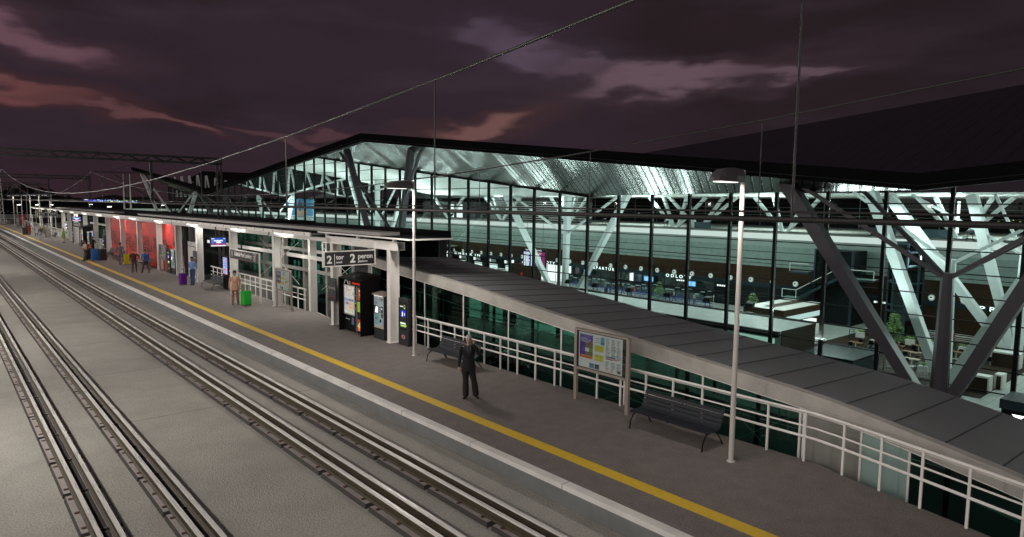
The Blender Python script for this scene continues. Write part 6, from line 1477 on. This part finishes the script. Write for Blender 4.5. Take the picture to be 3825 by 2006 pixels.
for k, (x, y) in enumerate([(40.,209.3),(41.1,207.)]):
    t = thing('white_mast', ['left one of two pale tapering masts far behind the shelter roof','right one of two pale tapering masts far behind the shelter roof'][k], 'mast', (x,y,-4.3), 'two pale tapering masts'); MB().tube([(x,y,-4.3),(x,y,12.4)], [.34,.06], 10).build('pole', M['white'], t)
for k, x in enumerate((14.6,17.2,20.,22.6)):
    t = thing('flag_pole', 'slim pale flag pole at the far end of the platform', 'pole', (x,196.+2*k,-4.3), 'slim pale flag poles'); MB().tube([(x,196.+2*k,-4.3),(x,196.+2*k,6.6)], [.07,.05], 8).build('pole', M['cream'], t)
t = thing('white_barrier', 'long pale wall with white panels behind the car park', 'wall', (30,330,-4.3)); b = MB(); b.box(10,330,-2.2,45,330.4,-.75); b.build('panel', mat('barrier_white', (.34,.34,.34), .6, noise=.1, scale=.3), t); b = MB(); b.box(8,330.5,-4.3,80,331,-.9); b.build('base', M['dark'], t)
b = MB()
for k in range(30): b.box(9+1.2*k,329.8,-.1+.5*(k%2),9.7+1.2*k,329.9,.1+.5*(k%2))
b.build('stripes', mat('stripe_paint', (.30,.29,.14), .6), t)
t = thing('red_billboard', 'red advertising board with a white round emblem at the platform end', 'billboard', (14,170,0)); MB().box(13.4,170,-.4,14.45,170.1,2.3).build('board', mat('billboard_red', (.30,.02,.03), .5), t)
b = MB(); b.ell((13.93,169.98,1.45), .34, .01, .30, 16, 8); b.c = 1; b.ell((13.93,169.97,1.40), .24, .01, .18, 14, 6); b.c = 0; b.box(13.7,169.955,1.42,14.16,169.96,1.5); b.build('emblem', [mat('emblem_pink', (.5,.25,.25), .5), bpy.data.materials['billboard_red']], t)
t = thing('parking_sign', 'blue and red parking signs stacked on a white panel beside the shelter column', 'sign', (18.9,150,-4.3)); MB().box(18.6,150,-4.3,19.2,150.1,1.35).build('panel', M['white'], t)
b = MB(); b.box(18.64,149.97,.45,19.16,149.999,.98); b.c = 1; b.box(18.64,149.97,-.15,19.16,149.999,.42); b.build('plates', [mat('sign_blue', (.015,.07,.40), .5), mat('sign_maroon', (.25,.015,.03), .5)], t); text('P', .5, M['ledw'], t, (18.78,149.965,.53), X1, Z1, bold=.012); text('P', .5, M['ledw'], t, (18.78,149.965,-.08), X1, Z1, bold=.012)
t = thing('dark_hangar', 'long dark hangar with one pale lit strip far behind the station', 'building', (90,520,-9.7)); b = MB(); b.box(70,520,-9.7,190,545,1.5); b.build('wall', M['land'], t); MB().box(100,519.5,-2.2,135,519.9,-.6).build('lit_strip', emat('strip_light', (.8,1,.85), .25), t)
t = thing('dark_building', 'dark low building with a glowing red light beyond the station roof', 'building', (48,345,-4.3)); b = MB(); b.box(38,345,-4.3,62,360,3.2); b.build('wall', M['roofblack'], t); b = MB(); b.ext([(46.6,344.9,.55),(50.2,344.9,.75),(49.2,344.9,1.15),(47.6,344.9,1.3),(47.5,344.9,1.8),(46.7,344.9,1.8)], (0,.08,0)); b.build('red_light', emat('red_glow', (1,.01,.008), 1.6), t)
t = thing('dark_building', 'long unlit building far beyond the end of the tracks', 'building', (15,400,-9)); b = MB(); b.box(-30,400,-9,64,425,4.2); b.build('wall', M['roofblack'], t)
for k in range(4): MB().ell((27+4.6*k,399,4.3), 1.6, 1., .35, 10, 6).build('roof_dome', M['dark'], t)
# wooded ridge, single dark trees in front of it
def far_tree():
    t = thing('dark_tree', '', 'tree', world=False); MB().tube([(0,0,0),(0,0,9)], [.3,.1], 6).build('trunk', M['land'], t)
    b = MB(); rg = random.Random(5)
    for k in range(900):
        a = rg.uniform(0,6.28); z = rg.uniform(2.5,14.2); env = 3.4*math.sin(math.pi*min(1,max(0,(z-1.5)/13.2))**.8)+.25; r_ = env*math.sqrt(rg.random()); c = Vector((r_*math.cos(a),r_*math.sin(a),z)); d = Vector((rg.uniform(-1,1),rg.uniform(-1,1),rg.uniform(-1,1))).normalized()*rg.uniform(.3,.6); e = d.cross(Vector((rg.uniform(-1,1),rg.uniform(-1,1),1))).normalized()*.35; b.poly([c-d,c+e,c+d,c-e])
    b.build('crown', mat('night_foliage', (.012,.014,.008), .9), t); return t
ft0 = far_tree(); rng = random.Random(9)
for k in range(15):
    o = ft0 if k == 0 else dup(ft0, (0,0,0)); x = 20+2.45*k+rng.uniform(-.8,.8); s_ = rng.uniform(.86,1.12)*(1 if k < 12 else .8); o.location = (x+1.5,432+rng.uniform(-4,6),-2.5); o.scale = (s_,s_,s_); o.rotation_euler = (0,0,k*1.7); o['label'] = 'dark tree silhouette in the row at the far end of the tracks'; o['group'] = 'dark tree silhouettes'
hl = MB(); hv = []; n_ = 160
for i in range(n_+1):
    a = R(-25+120*i/n_); d = 1500.; hgt = 9+5*math.sin(i*.7)+3*math.sin(i*1.9+1)+2*math.sin(i*5.3); hv.append((d*math.sin(a), d*math.cos(a), hgt if i > 0 else hgt))
for (a, b_) in zip(hv, hv[1:]): hl.poly([(a[0],a[1],-12),(b_[0],b_[1],-12),b_,a])
for (a, b_) in zip(hv, hv[1:]): hl.poly([a,b_,(b_[0]*1.3,b_[1]*1.3,b_[2]*.6),(a[0]*1.3,a[1]*1.3,a[2]*.6)])
struct(hl, 'hills', M['land'])
lt = MB(); lm = [emat('airfield_'+n, c, s_) for n, c, s_ in (('blue',(.05,.03,1),1.6),('green',(.2,.9,.1),1.2),('amber',(1,.55,.08),1.2),('white',(.9,1,.9),1.4),('cyan',(.1,.6,1),1.3))]
for k in range(150):
    a = R(rng.uniform(8.3,11.7)) if k < 110 else R(rng.uniform(15,70)); el_ = R(-.06-.018*(math.degrees(a)-8.3)+rng.uniform(-.05,.05)) if k < 110 else R(-.25+rng.uniform(-.3,.1)); d = 1350.
    lt.c = rng.choice([0,0,0,0,1,2,3,4]) if k < 110 else 3; w_ = rng.uniform(.5,1.4) if k < 110 else .6; h_ = rng.uniform(.35,.6)
    x, y, z = d*math.sin(a), d*math.cos(a), 5.5+d*math.tan(el_); u = Vector((math.cos(a),-math.sin(a),0)); c = Vector((x,y,z))
    lt.hexa([c-u*w_-Vector((0,0,h_)), c+u*w_-Vector((0,0,h_)), c+u*w_-Vector((0,0,h_))+Vector((x,y,0))*.0005, c-u*w_-Vector((0,0,h_))+Vector((x,y,0))*.0005], [c-u*w_+Vector((0,0,h_)), c+u*w_+Vector((0,0,h_)), c+u*w_+Vector((0,0,h_))+Vector((x,y,0))*.0005, c-u*w_+Vector((0,0,h_))+Vector((x,y,0))*.0005])
tag(lt.build('airfield_lights', lm), 'band of tiny blue, green and amber airfield lights on the horizon', 'airfield lights', None, 'stuff')

# ------------------------------------------------------------------ lamps inside the terminal
HC = (.90,1,.97)
for y in (5.,27.,49.,71.,93.,115.,137.,165.,195.):
    l = light('AREA', 'hall_light', (76,y,5.9 if y < 70 else 6.3), 1700, HC, 5., 12., target=(76,y,-9), parent=ter)
    l = light('AREA', 'uplight', (89.5,y,2.1), 4200, HC, 1., 14., target=(84,y,9), parent=ter)
for y in (0.,24.,48.,72.,96.,120.,150.):
    l = light('AREA', 'uplight', (57.2,y,-4.6), 1700, HC, .8, 10., target=(56.,y,9), parent=ter)
for y in (100.,130.,160.,190.): l = light('AREA', 'uplight', (64.,y,1.), 3200, HC, 1., 10., target=(67.,y,9), parent=ter)  # added without fixtures to brighten the left ceiling and struts
for y in (20.,50.,80.,110.): l = light('AREA', 'deck_light', (100,y,6.3), 2200, HC, 3., 18., target=(100,y,0), parent=ter)
for y in (64.,76.,88.): l = light('AREA', 'security_light', (98.5,y,-6.5), 1500, HC, 3., 8., target=(98.5,y,-9), parent=ter)

for y in (31.,38.,44.,60.,75.,90.,104.): light('AREA', 'stair_fill', (16.3,y,3.7), 130, (1,.97,.9), .4, 2., target=(16.3,y,0), parent=sb)  # added fill without fixtures, lifts the dark rear columns and beams

# ------------------------------------------------------------------ render settings
sc.view_settings.view_transform = 'Standard'; sc.view_settings.look = 'None'; sc.view_settings.gamma = 1; sc.view_settings.exposure = 0.
sc.cycles.use_denoising = True
sc.cycles.max_bounces = 7; sc.cycles.transparent_max_bounces = 24; sc.cycles.diffuse_bounces = 3; sc.cycles.glossy_bounces = 3
sc.cycles.sample_clamp_indirect = 4; sc.cycles.sample_clamp_direct = 30
sc.cycles.caustics_reflective = False; sc.cycles.caustics_refractive = False
